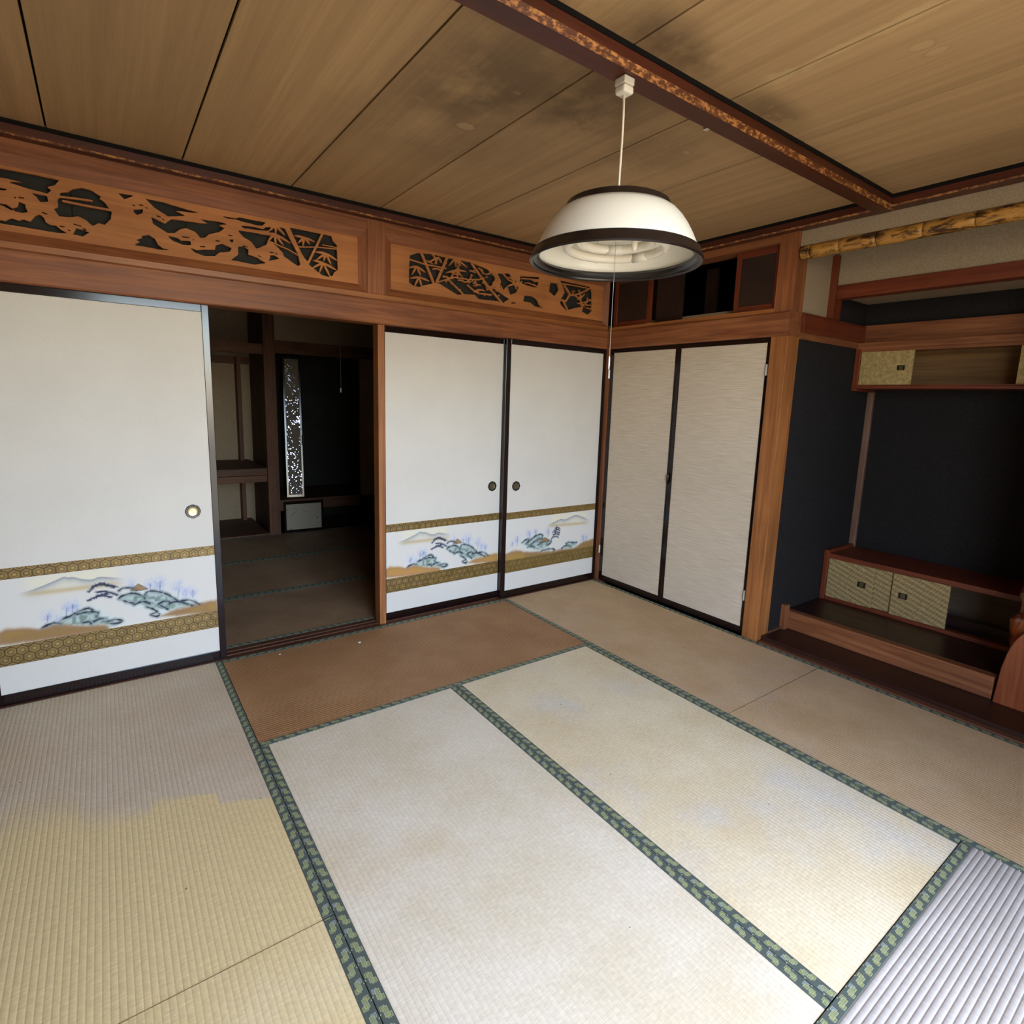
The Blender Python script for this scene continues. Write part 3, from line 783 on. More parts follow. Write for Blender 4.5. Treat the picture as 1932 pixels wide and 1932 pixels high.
HOLES1 = [[(-3416,2248),(-3382,2249),(-3292,2251),(-3197,2249),(-3213,2226),(-3239,2212),(-3227,2202),(-3241,2186),(-3303,2192),(-3359,2201),(-3353,2207),(-3307,2213),(-3361,2214),(-3385,2214),(-3419,2212)],[(-3292,2178),(-3242,2177),(-3240,2157),(-3266,2147),(-3277,2166)],[(-3199,2199),(-3172,2208),(-3155,2224),(-3124,2236),(-3091,2233),(-3058,2214),(-3067,2206),(-3049,2194),(-3038,2177),(-3027,2159),(-3031,2130),(-3055,2102),(-3076,2104),(-3097,2088),(-3120,2108),(-3146,2118),(-3180,2107),(-3209,2105),(-3225,2131),(-3210,2140),(-3210,2171),(-3204,2176)],[(-3405,2174),(-3388,2176),(-3363,2176),(-3374,2168),(-3389,2167),(-3406,2165)],[(-3335,2136),(-3314,2129),(-3316,2117),(-3307,2100),(-3326,2093),(-3350,2095),(-3355,2105),(-3339,2114)],[(-3411,2114),(-3393,2116),(-3375,2116),(-3352,2102),(-3359,2096),(-3382,2108),(-3393,2109),(-3411,2106)],[(-3445,2050),(-3398,2052),(-3381,2051),(-3364,2066),(-3341,2061),(-3325,2070),(-3304,2065),(-3286,2091),(-3273,2100),(-3258,2088),(-3256,2072),(-3241,2064),(-3222,2066),(-3207,2053),(-3185,2041),(-3214,2037),(-3399,2040),(-3446,2040)],[(-3156,2069),(-3130,2064),(-3110,2060),(-3135,2039),(-3168,2041)],[(-2997,2244),(-2939,2247),(-2977,2222)],[(-2947,2186),(-2909,2196),(-2914,2178),(-2933,2166),(-2944,2174)],[(-2899,2244),(-2835,2243),(-2781,2236),(-2718,2230),(-2690,2227),(-2725,2220),(-2786,2217),(-2783,2214),(-2742,2203),(-2815,2184),(-2867,2213)],[(-2881,2170),(-2855,2161),(-2829,2151),(-2802,2176),(-2767,2179),(-2707,2181),(-2651,2185),(-2687,2200),(-2602,2205),(-2566,2200),(-2609,2188),(-2582,2179),(-2606,2156),(-2630,2147),(-2651,2138),(-2669,2119),(-2688,2116),(-2709,2138),(-2745,2148),(-2769,2138),(-2792,2118),(-2820,2112),(-2857,2131),(-2875,2142)],[(-2924,2082),(-2893,2090),(-2871,2077),(-2861,2053),(-2843,2042),(-2808,2039),(-2847,2034),(-2952,2037),(-2929,2053),(-2944,2060),(-2921,2072)],[(-2820,2099),(-2781,2098),(-2770,2089),(-2729,2095),(-2728,2076),(-2763,2071),(-2802,2081)],[(-2737,2065),(-2709,2057),(-2676,2065),(-2629,2073),(-2624,2094),(-2594,2106),(-2555,2092),(-2565,2075),(-2609,2063),(-2631,2043),(-2673,2036),(-2714,2045)],[(-2562,2132),(-2545,2135),(-2550,2118),(-2561,2123)],[(-2526,2104),(-2502,2111),(-2480,2099),(-2481,2075),(-2440,2068),(-2418,2057),(-2399,2049),(-2451,2033),(-2560,2037),(-2528,2067)],[(-2379,2090),(-2360,2093),(-2332,2081),(-2390,2060),(-2380,2073)],[(-2596,2233),(-2532,2235),(-2514,2243),(-2392,2243),(-2411,2225),(-2434,2220),(-2532,2228),(-2567,2225)],[(-2516,2204),(-2471,2211),(-2407,2209),(-2388,2227),(-2377,2227),(-2389,2204),(-2444,2198),(-2494,2196)],[(-2527,2182),(-2427,2185),(-2378,2185),(-2389,2152),(-2396,2137),(-2429,2117),(-2443,2110),(-2465,2138),(-2500,2155)],[(-2279,2241),(-2126,2242),(-2103,2241),(-2066,2240),(-2059,2217),(-2038,2200),(-2035,2069),(-2054,2058),(-2065,2036),(-2087,2028),(-2123,2033),(-2189,2075),(-2199,2093),(-2214,2110),(-2230,2137),(-2242,2159)],[(-2383,2228),(-2365,2236),(-2303,2232),(-2285,2195),(-2243,2120),(-2232,2068),(-2245,2059),(-2312,2094),(-2317,2112),(-2354,2144),(-2382,2153),(-2391,2156),(-2376,2187),(-2384,2205)]]
SLOTS1 = [[(-3209,2066),(-3196,2065)],[(-3183,2056),(-3177,2054)],[(-3162,2083),(-3139,2080)],[(-3133,2071),(-3122,2067)],[(-3264,2109),(-3249,2105)],[(-3347,2148),(-3343,2149)],[(-3332,2152),(-3318,2152)],[(-2947,2204),(-2940,2205)],[(-2923,2212),(-2910,2212)],[(-2899,2205),(-2894,2203)],[(-2858,2178),(-2845,2176)],[(-2837,2170),(-2832,2166)],[(-2763,2107),(-2735,2108)],[(-2719,2103),(-2717,2101)],[(-2690,2076),(-2671,2079)],[(-2623,2115),(-2608,2115)],[(-2566,2149),(-2551,2150)],[(-2502,2114),(-2486,2110)],[(-2379,2104),(-2364,2104)],[(-2355,2105),(-2346,2100)],[(-2435,2078),(-2424,2076)]]
WOOD1 = [(3,[(-3206,2183),(-3137,2189),(-3094,2191)]),(3.5,[(-3191,2169),(-3122,2167),(-3026,2167)]),(4.5,[(-2291,2238),(-2212,2069)]),(4.5,[(-2113,2244),(-2197,2071)]),(2,[(-2384,2158),(-2287,2132),(-2241,2113)]),(2,[(-2237,2155),(-2136,2171),(-2033,2179)]),(1.8,[(-2115,2187),(-2036,2186)])]
LEAF1 = [[(-2208,2207),(-2258,2207)],[(-2208,2207),(-2242,2171)],[(-2208,2207),(-2217,2161)],[(-2208,2207),(-2179,2178)],[(-2208,2207),(-2153,2195)],[(-2097,2147),(-2154,2145)],[(-2097,2147),(-2150,2104)],[(-2097,2147),(-2111,2105)],[(-2097,2147),(-2070,2092)],[(-2097,2147),(-2036,2120)],[(-2114,2097),(-2168,2101)],[(-2114,2097),(-2172,2060)],[(-2114,2097),(-2135,2041)],[(-2114,2097),(-2075,2027)],[(-2114,2097),(-2037,2068)],[(-2348,2240),(-2407,2219)],[(-2348,2240),(-2383,2202)],[(-2348,2240),(-2348,2197)],[(-2348,2240),(-2302,2199)],[(-2354,2198),(-2422,2183)],[(-2354,2198),(-2389,2153)],[(-2354,2198),(-2349,2143)],[(-2354,2198),(-2311,2147)],[(-2354,2198),(-2277,2165)]]
HOLES2 = [[(-1611,2217),(-1561,2241),(-1468,2249),(-1371,2245),(-1189,2246),(-1061,2223),(-1028,2211),(-1010,2178),(-1026,2141),(-991,2110),(-946,2098),(-887,2070),(-944,2034),(-989,2039),(-1132,2034),(-1164,2056),(-1248,2050),(-1288,2040),(-1418,2089),(-1457,2084),(-1504,2069),(-1551,2050),(-1588,2053),(-1616,2065),(-1616,2145)],[(-994,2211),(-904,2225),(-839,2180),(-902,2154),(-946,2116),(-975,2130),(-965,2167)],[(-913,2139),(-856,2160),(-820,2151),(-842,2112),(-888,2092)],[(-811,2221),(-649,2240),(-664,2168),(-750,2170),(-816,2179)],[(-771,2103),(-710,2106),(-660,2089),(-647,2063),(-614,2040),(-683,2044),(-721,2063),(-781,2065)],[(-553,2217),(-489,2221),(-474,2180),(-510,2132),(-563,2158)],[(-464,2244),(-331,2243),(-177,2240),(-153,2203),(-151,2072),(-192,2042),(-250,2061),(-238,2087),(-279,2087),(-400,2049),(-455,2086),(-457,2115),(-420,2168),(-436,2204)],[(-892,2037),(-863,2050),(-834,2042)]]
WOOD2 = [(6,[(-1534,2242),(-1452,2085)]),(6.5,[(-1365,2246),(-1433,2096)]),(3,[(-1616,2197),(-1515,2185),(-1371,2183)]),(3,[(-1419,2098),(-1320,2141),(-1208,2142),(-1102,2160)]),(5,[(-1189,2241),(-1124,2179),(-1058,2118),(-949,2030)]),(3.5,[(-1350,2120),(-1289,2078),(-1248,2050)]),(3.5,[(-1218,2109),(-1165,2078),(-1132,2069),(-1035,2073)]),(3.5,[(-1061,2223),(-993,2181)]),(4,[(-1025,2123),(-945,2089),(-876,2062)]),(2.5,[(-950,2218),(-903,2185),(-845,2171)]),(5,[(-423,2216),(-367,2165),(-404,2112),(-457,2115)]),(4.5,[(-379,2154),(-285,2176),(-231,2203),(-170,2236)]),(4,[(-326,2166),(-262,2139),(-245,2087)]),(3,[(-267,2114),(-150,2153)]),(4,[(-431,2118),(-387,2060)]),(3,[(-799,2209),(-654,2221)]),(3,[(-463,2225),(-330,2229),(-191,2228)])]
LEAF2 = [[(-1566,2165),(-1618,2149)],[(-1566,2165),(-1599,2112)],[(-1566,2165),(-1538,2113)],[(-1566,2165),(-1505,2138)],[(-1551,2107),(-1614,2090)],[(-1551,2107),(-1584,2044)],[(-1551,2107),(-1531,2053)],[(-1551,2107),(-1481,2093)],[(-1425,2240),(-1496,2195)],[(-1425,2240),(-1450,2194)],[(-1425,2240),(-1398,2210)],[(-1307,2252),(-1353,2201)],[(-1307,2252),(-1301,2201)],[(-1307,2252),(-1266,2210)],[(-1307,2252),(-1220,2214)],[(-1296,2187),(-1372,2157)],[(-1296,2187),(-1342,2134)],[(-1296,2187),(-1288,2133)],[(-1296,2187),(-1251,2147)],[(-1296,2187),(-1224,2187)]]
BUDS2 = [(9,(-1076,2177)),(8,(-1143,2076)),(9,(-1089,2066)),(8,(-1051,2071)),(7,(-1269,2072)),(7,(-1330,2102)),(8,(-1102,2139)),(10,(-821,2174)),(8,(-327,2190)),(8,(-204,2212)),(9,(-171,2151)),(7,(-1167,2206)),(8,(-979,2076)),(10,(-858,2064))]
PAINT_A = {'mount':[(-3459,503),(-3431,506),(-3367,528),(-3337,540),(-3311,553),(-3294,543),(-3277,545),(-3247,528),(-3212,520),(-3185,530),(-3148,522),(-3098,509)],'pine':[[(-3226,466),(-3201,494),(-3177,502),(-3151,486),(-3120,471)],[(-3210,487),(-3178,496),(-3133,471)],[(-3199,459),(-3171,461),(-3144,446),(-3122,432)],[(-3233,424),(-3200,438),(-3177,442),(-3146,424)],[(-3210,431),(-3181,447),(-3158,445)]],'hut':[(-3069,444),(-3036,472),(-2998,441),(-3026,437)],'rock':[[(-3116,414),(-3099,428),(-3055,430),(-3022,411),(-3014,394)],[(-3114,452),(-3101,462),(-3063,458),(-3045,443)],[(-3015,407),(-3004,427),(-2977,427),(-2942,412),(-2908,390),(-2879,357)],[(-3109,406),(-3082,389),(-3059,378)],[(-3057,372),(-3024,383),(-2995,366)],[(-2961,353),(-2940,367),(-2910,359),(-2916,345)],[(-2910,350),(-2879,357),(-2817,319)],[(-2997,307),(-2976,316),(-2954,302),(-2970,292),(-2994,304)],[(-2860,353),(-2831,354),(-2800,335),(-2784,319)],[(-3344,344),(-3321,359),(-3294,366),(-3267,383),(-3235,389),(-3218,378),(-3223,369)],[(-3277,368),(-3241,372),(-3205,365),(-3196,354),(-3207,342)],[(-3404,328),(-3382,341),(-3361,345),(-3340,336)],[(-3258,323),(-3235,324),(-3229,311)],[(-3217,320),(-3194,330),(-3172,324)],[(-3177,308),(-3139,314),(-3109,303),(-3112,294),(-3141,291),(-3168,300)],[(-3009,350),(-2987,337),(-2968,317)],[(-2951,345),(-2922,321)]],'fill':[(-3339,346),(-3271,381),(-3222,383),(-3197,354),(-3171,322),(-3112,300),(-3146,289),(-3254,307),(-3391,328)],'fill2':[(-3113,419),(-3055,430),(-3007,418),(-2982,426),(-2913,395),(-2879,357),(-2810,337),(-2790,320),(-2833,316),(-2943,312),(-3016,358),(-3082,389)],'tree':[(13,(-3303,399)),(11,(-3380,372)),(10,(-3062,470)),(10,(-2990,458)),(15,(-2948,451)),(13,(-2872,425)),(12,(-2840,388)),(11,(-2811,382)),(9,(-3347,353)),(9,(-3283,404))],'trunk':[[(-3316,367),(-3311,404)],[(-3293,383),(-3288,417)],[(-2950,420),(-2947,469)],[(-2878,366),(-2870,412)],[(-2811,357),(-2809,401)],[(-2989,433),(-2987,464)],[(-3383,355),(-3379,383)]],'ochre':[(-3549,285),(-3545,334),(-3520,346),(-3472,343),(-3413,316),(-3362,325),(-3299,308),(-3179,282),(-3175,272)],'ochre2':[(-2949,291),(-2918,301),(-2839,310),(-2784,319),(-2704,327),(-2701,267)]}
PAINT_B = {'mount':[(-487,495),(-427,510),(-365,528),(-327,514),(-270,532),(-213,545),(-159,528),(-76,492)],'pine':[[(-418,460),(-400,470),(-374,455)],[(-429,442),(-405,454),(-371,440)],[(-441,433),(-410,435),(-372,421)],[(-434,413),(-403,419),(-377,407)],[(-427,393),(-402,400),(-383,385)],[(-400,468),(-416,421),(-451,381)]],'hut':[(-571,371),(-513,403),(-469,378),(-505,368)],'rock':[[(-729,386),(-696,406),(-661,409),(-683,376)],[(-672,384),(-615,420),(-568,434),(-532,424),(-537,401)],[(-648,362),(-590,393),(-543,397)],[(-576,353),(-529,371),(-456,372),(-449,356),(-491,337)],[(-676,346),(-636,355),(-611,338)],[(-544,300),(-478,311),(-409,297),(-421,286)],[(-346,293),(-315,314),(-276,315),(-249,291)],[(-303,328),(-265,338),(-225,323),(-192,324)]],'fill':[(-729,382),(-661,411),(-556,432),(-531,405),(-450,366),(-479,331),(-550,301),(-658,334)],'fill2':[(-346,293),(-290,331),(-185,323),(-197,294),(-300,282)],'tree':[(10,(-814,388)),(12,(-770,410)),(13,(-663,444)),(11,(-605,452)),(12,(-490,439)),(12,(-127,347)),(10,(-93,348))],'trunk':[[(-768,368),(-769,443)],[(-661,411),(-658,472)],[(-604,428),(-603,471)],[(-483,404),(-486,468)],[(-813,369),(-811,401)],[(-125,316),(-124,372)]],'ochre':[(-873,181),(-872,316),(-817,332),(-738,326),(-668,298),(-549,286),(-451,278),(-222,277),(-144,303),(-16,323),(-13,182)],'ochre2':[]}
fusuma(1, -3.600, -2.672, 0.020, -3.563, -2.703, 'wide white sliding door with ink landscape band beside the dark opening, pale brass pull', PAINT_A, 0, 0.0023, (-2.788, 0.806), brass, gold_hex, 1, 3)
fusuma(3, -1.770, -0.880, 0.055, -1.755, -0.911, 'white sliding door with ink landscape and hexagon bands next to the slim orange post', PAINT_A, -1791, 0.0032, (-0.975, 0.813), dull_brass, gold_hex, 2, 3)
fusuma(4, -0.911, 0.018, 0.020, -0.872, -0.012, 'white sliding door with tall ink pine landscape in the room corner', PAINT_B, 0, 0.0032, (-0.796, 0.808), dull_brass, gold_plain, 1, 9)

# ------------------------------------------------------------------ carved transoms
def carve(name, x0, x1, z0, z1, yf, yb, holes, slots, strokes, leaves, buds, parent, cell=3.2):
    nx = int((x1-x0)*1000/cell); nz = int((z1-z0)*1000/cell)
    gx = np.linspace(x0*1000, x1*1000, nx+1); gz = np.linspace(z0*1000, z1*1000, nz+1)
    PX, PZ = np.meshgrid(gx, gz)
    n = (vnoise(PX, PZ, 14, 5)-0.5)*3.0
    solid = np.full(PX.shape, 1e9)                      # >0 wood
    for h in holes: solid = np.minimum(solid, sdf(PX, PZ, h)+n*0.6)
    for s in slots: solid = np.minimum(solid, seg_dist(PX, PZ, s)-2.6)
    for w, s in strokes: solid = np.maximum(solid, w*1.25-seg_dist(PX, PZ, s))
    for (a, b) in leaves:                               # slender leaf tapering to its tip
        ax, az = a; bx, bz = b; vx, vz = bx-ax, bz-az; L = math.hypot(vx, vz)
        t = np.clip(((PX-ax)*vx+(PZ-az)*vz)/(L*L), 0, 1)
        d = np.hypot(PX-ax-t*vx, PZ-az-t*vz)
        solid = np.maximum(solid, 1.2+4.4*np.sin(PI*np.clip(t*0.9+0.12, 0, 1))-d)
    for r, (cx, cz) in buds: solid = np.maximum(solid, r*0.75-np.hypot(PX-cx, PZ-cz))
    bd = np.minimum(np.minimum(PX-x0*1000, x1*1000-PX), np.minimum(PZ-z0*1000, z1*1000-PZ))
    solid = np.maximum(solid, 4-bd)
    solid = np.clip(solid, -6, 6); solid[np.abs(solid) < 0.05] = 0.05
    vid = {}; V = []; F = []
    def vert(key, x, z):
        if key not in vid: vid[key] = len(V); V.append((x/1000, z/1000))
        return vid[key]
    segs = []
    for j in range(nz):
        for i in range(nx):
            cs = ((j, i), (j, i+1), (j+1, i+1), (j+1, i)); f = [solid[c] for c in cs]
            if max(f) <= 0: continue
            poly = []; cut = []
            for k in range(4):
                c0, c1 = cs[k], cs[(k+1) % 4]; a, b = f[k], f[(k+1) % 4]
                if a > 0: poly.append(vert(c0, gx[c0[1]], gz[c0[0]]))
                if (a > 0) != (b > 0):
                    t = a/(a-b); key = (min(c0, c1), max(c0, c1))
                    v = vert(key, gx[c0[1]]+(gx[c1[1]]-gx[c0[1]])*t, gz[c0[0]]+(gz[c1[0]]-gz[c0[0]])*t)
                    poly.append(v); cut.append((v, a > 0))
            if len(poly) >= 3: F.append(tuple(poly))
            if len(cut) == 2:
                (v1, out), (v2, _) = cut
                segs.append((v1, v2) if out else (v2, v1))
    N = len(V)
    o = parent['_base']
    verts = [(x-o[0], yf-o[1], z-o[2]) for x, z in V] + [(x-o[0], yb-o[1], z-o[2]) for x, z in V]
    faces = [f for f in F] + [tuple(N+i for i in reversed(f)) for f in F] + [(b, a, N+a, N+b) for a, b in segs]
    me = bpy.data.meshes.new(name); me.from_pydata(verts, [], faces)
    return put(name, me, W_panel('x'), parent)

def transom(x0, x1, label, holes, slots, strokes, leaves, buds, px0, px1):
    base = ((x0+x1)/2, 0.05, 1.970)
    t = thing('carved_transom', label, 'transom', base)
    z0, z1 = 1.970, 2.305; w = 0.043; yo, yi = 0.002, 0.026; yb = 0.06
    def piece(name, a, b, c, d, ax):        # outer a-b, inner c-d (x,z points)
        mb = MB(); mb.hexa([(a[0], yo, a[1]), (b[0], yo, b[1]), (d[0], yi, d[1]), (c[0], yi, c[1]), (a[0], yb, a[1]), (b[0], yb, b[1]), (d[0], yb, d[1]), (c[0], yb, c[1])])
        put(name, mb, W_nag(ax), t)
        l = MB(); 
    A, B_, C_, D_ = (x0, z0), (x1, z0), (x1, z1), (x0, z1)
    a, b, c, d = (x0+w, z0+w), (x1-w, z0+w), (x1-w, z1-w), (x0+w, z1-w)
    piece('bottom_moulding', A, B_, a, b, 'x'); piece('top_moulding', D_, C_, d, c, 'x')
    piece('side_moulding', A, D_, a, d, 'z'); piece('side_moulding', B_, C_, b, c, 'z')
    carve('carved_panel', x0+w-0.004, x1-w+0.004, z0+w-0.004, z1-w+0.004, 0.028, 0.042, holes, slots, strokes, leaves, buds, t)
    for k in range(4):
        xa = x0+0.01+(x1-x0-0.02)*k/4; xb = x0+0.01+(x1-x0-0.02)*(k+1)/4
        put('backing_board', boxm(xa+0.001, xb-0.001, 0.064, 0.074, z0, z1), dark_board, t)
    return t
rt_ = random.Random(11)
for (bx, bz, n) in ((-1330, 2150, 5), (-1200, 2130, 6), (-1080, 2110, 6), (-980, 2120, 5), (-870, 2160, 4), (-300, 2140, 4), (-220, 2110, 5), (-1420, 2180, 4), (-1130, 2190, 4), (-700, 2190, 3)):
    for k in range(n):
        a = rt_.uniform(-0.5, 3.6); L = rt_.uniform(35, 75); x_, z_ = bx+rt_.uniform(-45, 45), bz+rt_.uniform(-25, 25)
        p1 = (x_+L*0.5*math.cos(a), z_+L*0.4*math.sin(a)); p2 = (p1[0]+L*0.5*math.cos(a+0.5), p1[1]+L*0.4*math.sin(a+0.5))
        WOOD2.append((rt_.uniform(2.2, 3.6), [(x_, z_), p1, p2]))
        for q in (p1, p2):
            if rt_.random() < 0.6: BUDS2.append((rt_.uniform(6, 10), q))
transom(-3.60, -1.880, 'long carved transom of pine trunk, moon and bamboo above the wide painted door', HOLES1, SLOTS1, WOOD1, LEAF1, [], 0, 0)
transom(-1.773, -0.002, 'long carved transom of bamboo and plum branches above the corner sliding doors', HOLES2, [], WOOD2, LEAF2, BUDS2, 0, 0)
# ------------------------------------------------------------------ closet doors (hinged, grasscloth)
def closet_door(n, y0, y1, p0, p1, label, hinge_y, notch_y):
    xf = 0.022; base = (xf+0.014, (y0+y1)/2, 0.0)
    d = thing('door_%d' % n, label, 'closet door', base, kind='structure')
    a, b = min(y0, y1), max(y0, y1); pa, pb = min(p0, p1), max(p0, p1); z0, z1, q0, q1 = 0.004, 1.810, 0.048, 1.780
    put('stile', boxm(xf, xf+0.028, a, pa, z0, z1), lacquer, d, bevel=0.002)
    put('stile', boxm(xf, xf+0.028, pb, b, z0, z1), lacquer, d, bevel=0.002)
    put('bottom_rail', boxm(xf, xf+0.028, pa, pb, z0, q0), lacquer, d, bevel=0.002)
    put('top_rail', boxm(xf, xf+0.028, pa, pb, q1, z1), lacquer, d, bevel=0.002)
    put('grasscloth_panel', boxm(xf+0.003, xf+0.024, pa-0.002, pb+0.002, q0-0.002, q1+0.002), grass_paper, d)
    for z in (0.255, 1.625):
        h = MB(); h.tube([(xf-0.005, hinge_y, z-0.032), (xf-0.005, hinge_y, z+0.032)], 0.0055, 10)
        h.box(xf-0.003, xf+0.001, hinge_y-0.006, hinge_y+0.006, z-0.030, z+0.030)
        put('hinge', h, metal_hinge, d, label='pale metal hinge')
    return d
d5 = closet_door(5, -0.0205, -0.6405, -0.056, -0.628, 'cream grasscloth closet door hinged at the room corner', -0.018, None)
d6 = closet_door(6, -0.6425, -1.3095, -0.674, -1.283, 'cream grasscloth closet door hinged at the orange cedar post', -1.294, None)
pl = MB(); pts = []
pl.tube([(0.019, -0.648, 0.868), (0.014, -0.646, 0.880), (0.013, -0.645, 0.905), (0.014, -0.646, 0.930), (0.019, -0.648, 0.942)], [0.004, 0.008, 0.009, 0.008, 0.004], 10)
put('edge_grip', pl, lacquer, d6, smooth=True)

# ------------------------------------------------------------------ small high cupboard
def high_door(n, y0, y1, xf, label, st=0.036, mat=None):
    a, b = min(y0, y1), max(y0, y1); z0, z1 = 1.967, 2.317
    d = thing('door_%d' % n, label, 'cupboard door', (xf+0.01, (a+b)/2, z0), kind='structure')
    put('stile', boxm(xf, xf+0.02, a, a+st, z0, z1), W_red('z'), d, bevel=0.002); put('stile', boxm(xf, xf+0.02, b-st, b, z0, z1), W_red('z'), d, bevel=0.002)
    put('bottom_rail', boxm(xf, xf+0.02, a+st, b-st, z0, z0+0.036), W_red('y'), d, bevel=0.002); put('top_rail', boxm(xf, xf+0.02, a+st, b-st, z1-0.038, z1), W_red('y'), d, bevel=0.002)
    put('dark_panel', boxm(xf+0.006, xf+0.014, a+st-0.002, b-st+0.002, z0+0.034, z1-0.036), mat or dark_board, d)
    return d
dk = plain('dark_brown_panel', '2c1d17', 0.6, 0.4, 0, 7, 0.25)
high_door(7, -1.310, -1.030, 0.030, 'small framed cupboard door with dark panel beside the cedar post', 0.030, dk)
high_door(8, -0.020, -0.375, 0.030, 'small framed cupboard door with dark panel in the room corner below the lamp', 0.034, dk)
o = put('cupboard_board', boxm(0.060, 0.075, -0.62, -0.40, 1.958, 2.317), W_inner('z'), base=(0.07, -0.5, 1.958)); tag(o, 'dark board standing beside the small corner cupboard door', 'board')
o = put('cupboard_board', boxm(0.25, 0.27, -0.75, -0.66, 1.958, 2.317), W_inner('z'), base=(0.26, -0.7, 1.958)); tag(o, 'narrow dark board standing deep inside the open high cupboard', 'board')
sc = MB().box(0.010, 0.022, -0.405, -0.372, 1.9662, 1.969)
o = put('paper_scrap', sc, white_plastic, base=(0.012, -0.39, 1.966)); tag(o, 'tiny white scrap lying on the cupboard sill', 'scrap')

# ------------------------------------------------------------------ hanging cabinet in the alcove
hc = thing('hanging_cabinet', 'shallow hanging cabinet with gold sliding doors in the alcove', 'cabinet', (0.98, -2.05, 1.55))
put('top_board', boxm(0.835, 1.115, -2.72, -1.410, 1.797, 1.837), W_nag('y'), hc, bevel=0.002)
put('bottom_board', boxm(0.835, 1.115, -2.72, -1.410, 1.549, 1.567), W_red('y'), hc, bevel=0.002)
put('end_panel', boxm(0.840, 1.115, -1.444, -1.412, 1.533, 1.797), W_red('z'), hc, bevel=0.002)
put('door_track', boxm(0.842, 0.885, -2.72, -1.444, 1.567, 1.574), W_red('y'), hc)
put('door_track', boxm(0.842, 0.885, -2.72, -1.444, 1.779, 1.797), W_nag('y'), hc)
put('back_panel', boxm(1.105, 1.118, -2.72, -1.444, 1.567, 1.797), wood('cabinet_back_wood', '6a4c2e', '86653f', 'y', 0.7, 0.3), hc)
def gold_door(parent, y0, y1, z0, z1, x, mat, hy=None, hz=None, hw=0.042, hh=0.030):
    d = put('sliding_door', boxm(x, x+0.012, min(y0, y1), max(y0, y1), z0, z1), mat, parent, bevel=0.0008)
    if hy is not None:
        h = MB(); t = 0.004
        h.box(x-0.0015, x+0.001, hy-hw/2, hy+hw/2, hz-hh/2, hz-hh/2+t); h.box(x-0.0015, x+0.001, hy-hw/2, hy+hw/2, hz+hh/2-t, hz+hh/2)
        h.box(x-0.0015, x+0.001, hy-hw/2, hy-hw/2+0.011, hz-hh/2+t, hz+hh/2-t); h.box(x-0.0015, x+0.001, hy+hw/2-0.011, hy+hw/2, hz-hh/2+t, hz+hh/2-t)
        k = put('finger_pull', h, brown_plastic, d, label='small dark rectangular finger pull')
        put('dish', boxm(x-0.0006, x+0.001, hy-hw/2+0.011, hy+hw/2-0.011, hz-hh/2+t, hz+hh/2-t), dull_brass, k)
    return d
gold_door(hc, -1.446, -1.742, 1.574, 1.780, 0.848, goldleaf, -1.680, 1.676)
gold_door(hc, -2.234, -2.560, 1.574, 1.780, 0.862, goldleaf, -2.30, 1.676)

# ------------------------------------------------------------------ low cabinet in the alcove
lc = thing('low_cabinet', 'low alcove cabinet with woven gold sliding doors on the raised floor', 'cabinet', (0.93, -2.05, 0.142))
put('top_board', boxm(0.745, 1.12, -2.72, -1.412, 0.430, 0.462), W_red('y'), lc, bevel=0.003)
put('end_panel', boxm(0.740, 1.12, -1.444, -1.412, 0.142, 0.482), W_red('z'), lc, bevel=0.003)
put('base_rail', boxm(0.748, 0.80, -2.72, -1.444, 0.142, 0.166), W_red('y'), lc, bevel=0.002)
put('inner_rail', boxm(0.93, 0.96, -2.72, -1.444, 0.142, 0.20), W_board('y'), lc)
put('back_panel', boxm(1.10, 1.118, -2.72, -1.444, 0.142, 0.430), wood('cabinet_back_panel', '5d4a3c', '6f5a48', 'y', 0.8, 0.2), lc)
gold_door(lc, -1.446, -1.728, 0.167, 0.428, 0.752, weave_gold, -1.659, 0.302, 0.048, 0.036)
gold_door(lc, -1.60, -1.850, 0.167, 0.428, 0.772, weave_gold)
gold_door(lc, -1.832, -2.124, 0.167, 0.428, 0.752, weave_gold, -1.895, 0.298, 0.048, 0.036)

# ------------------------------------------------------------------ bark log and burl post
lg = thing('bark_log', 'mottled golden bark log running below the plaster strip over the alcove', 'log', (0.045, -2.5, 2.25))
joints = [-1.418, -1.475, -1.625, -1.80, -2.0, -2.2, -2.42, -2.66, -2.92, -3.2, -3.6]
for i in range(len(joints)-1):
    a, b = joints[i], joints[i+1]; mb = MB(); pts = []; rr = []
    for s, r in ((0.0, 0.0300), (0.02, 0.0355), (0.15, 0.036), (0.5, 0.0365), (0.85, 0.036), (0.98, 0.0355), (1.0, 0.0300)):
        pts.append((0.045+0.002*math.sin(i*2+s*3), a+(b-a)*s+(-0.0006 if s == 0 else 0.0006 if s == 1 else 0), 2.252-0.009*(a+(b-a)*s+1.42)*-1*0.0)); rr.append(r)
    mb.tube(pts, rr, 18); put('segment', mb, log_mat, lg, smooth=True)

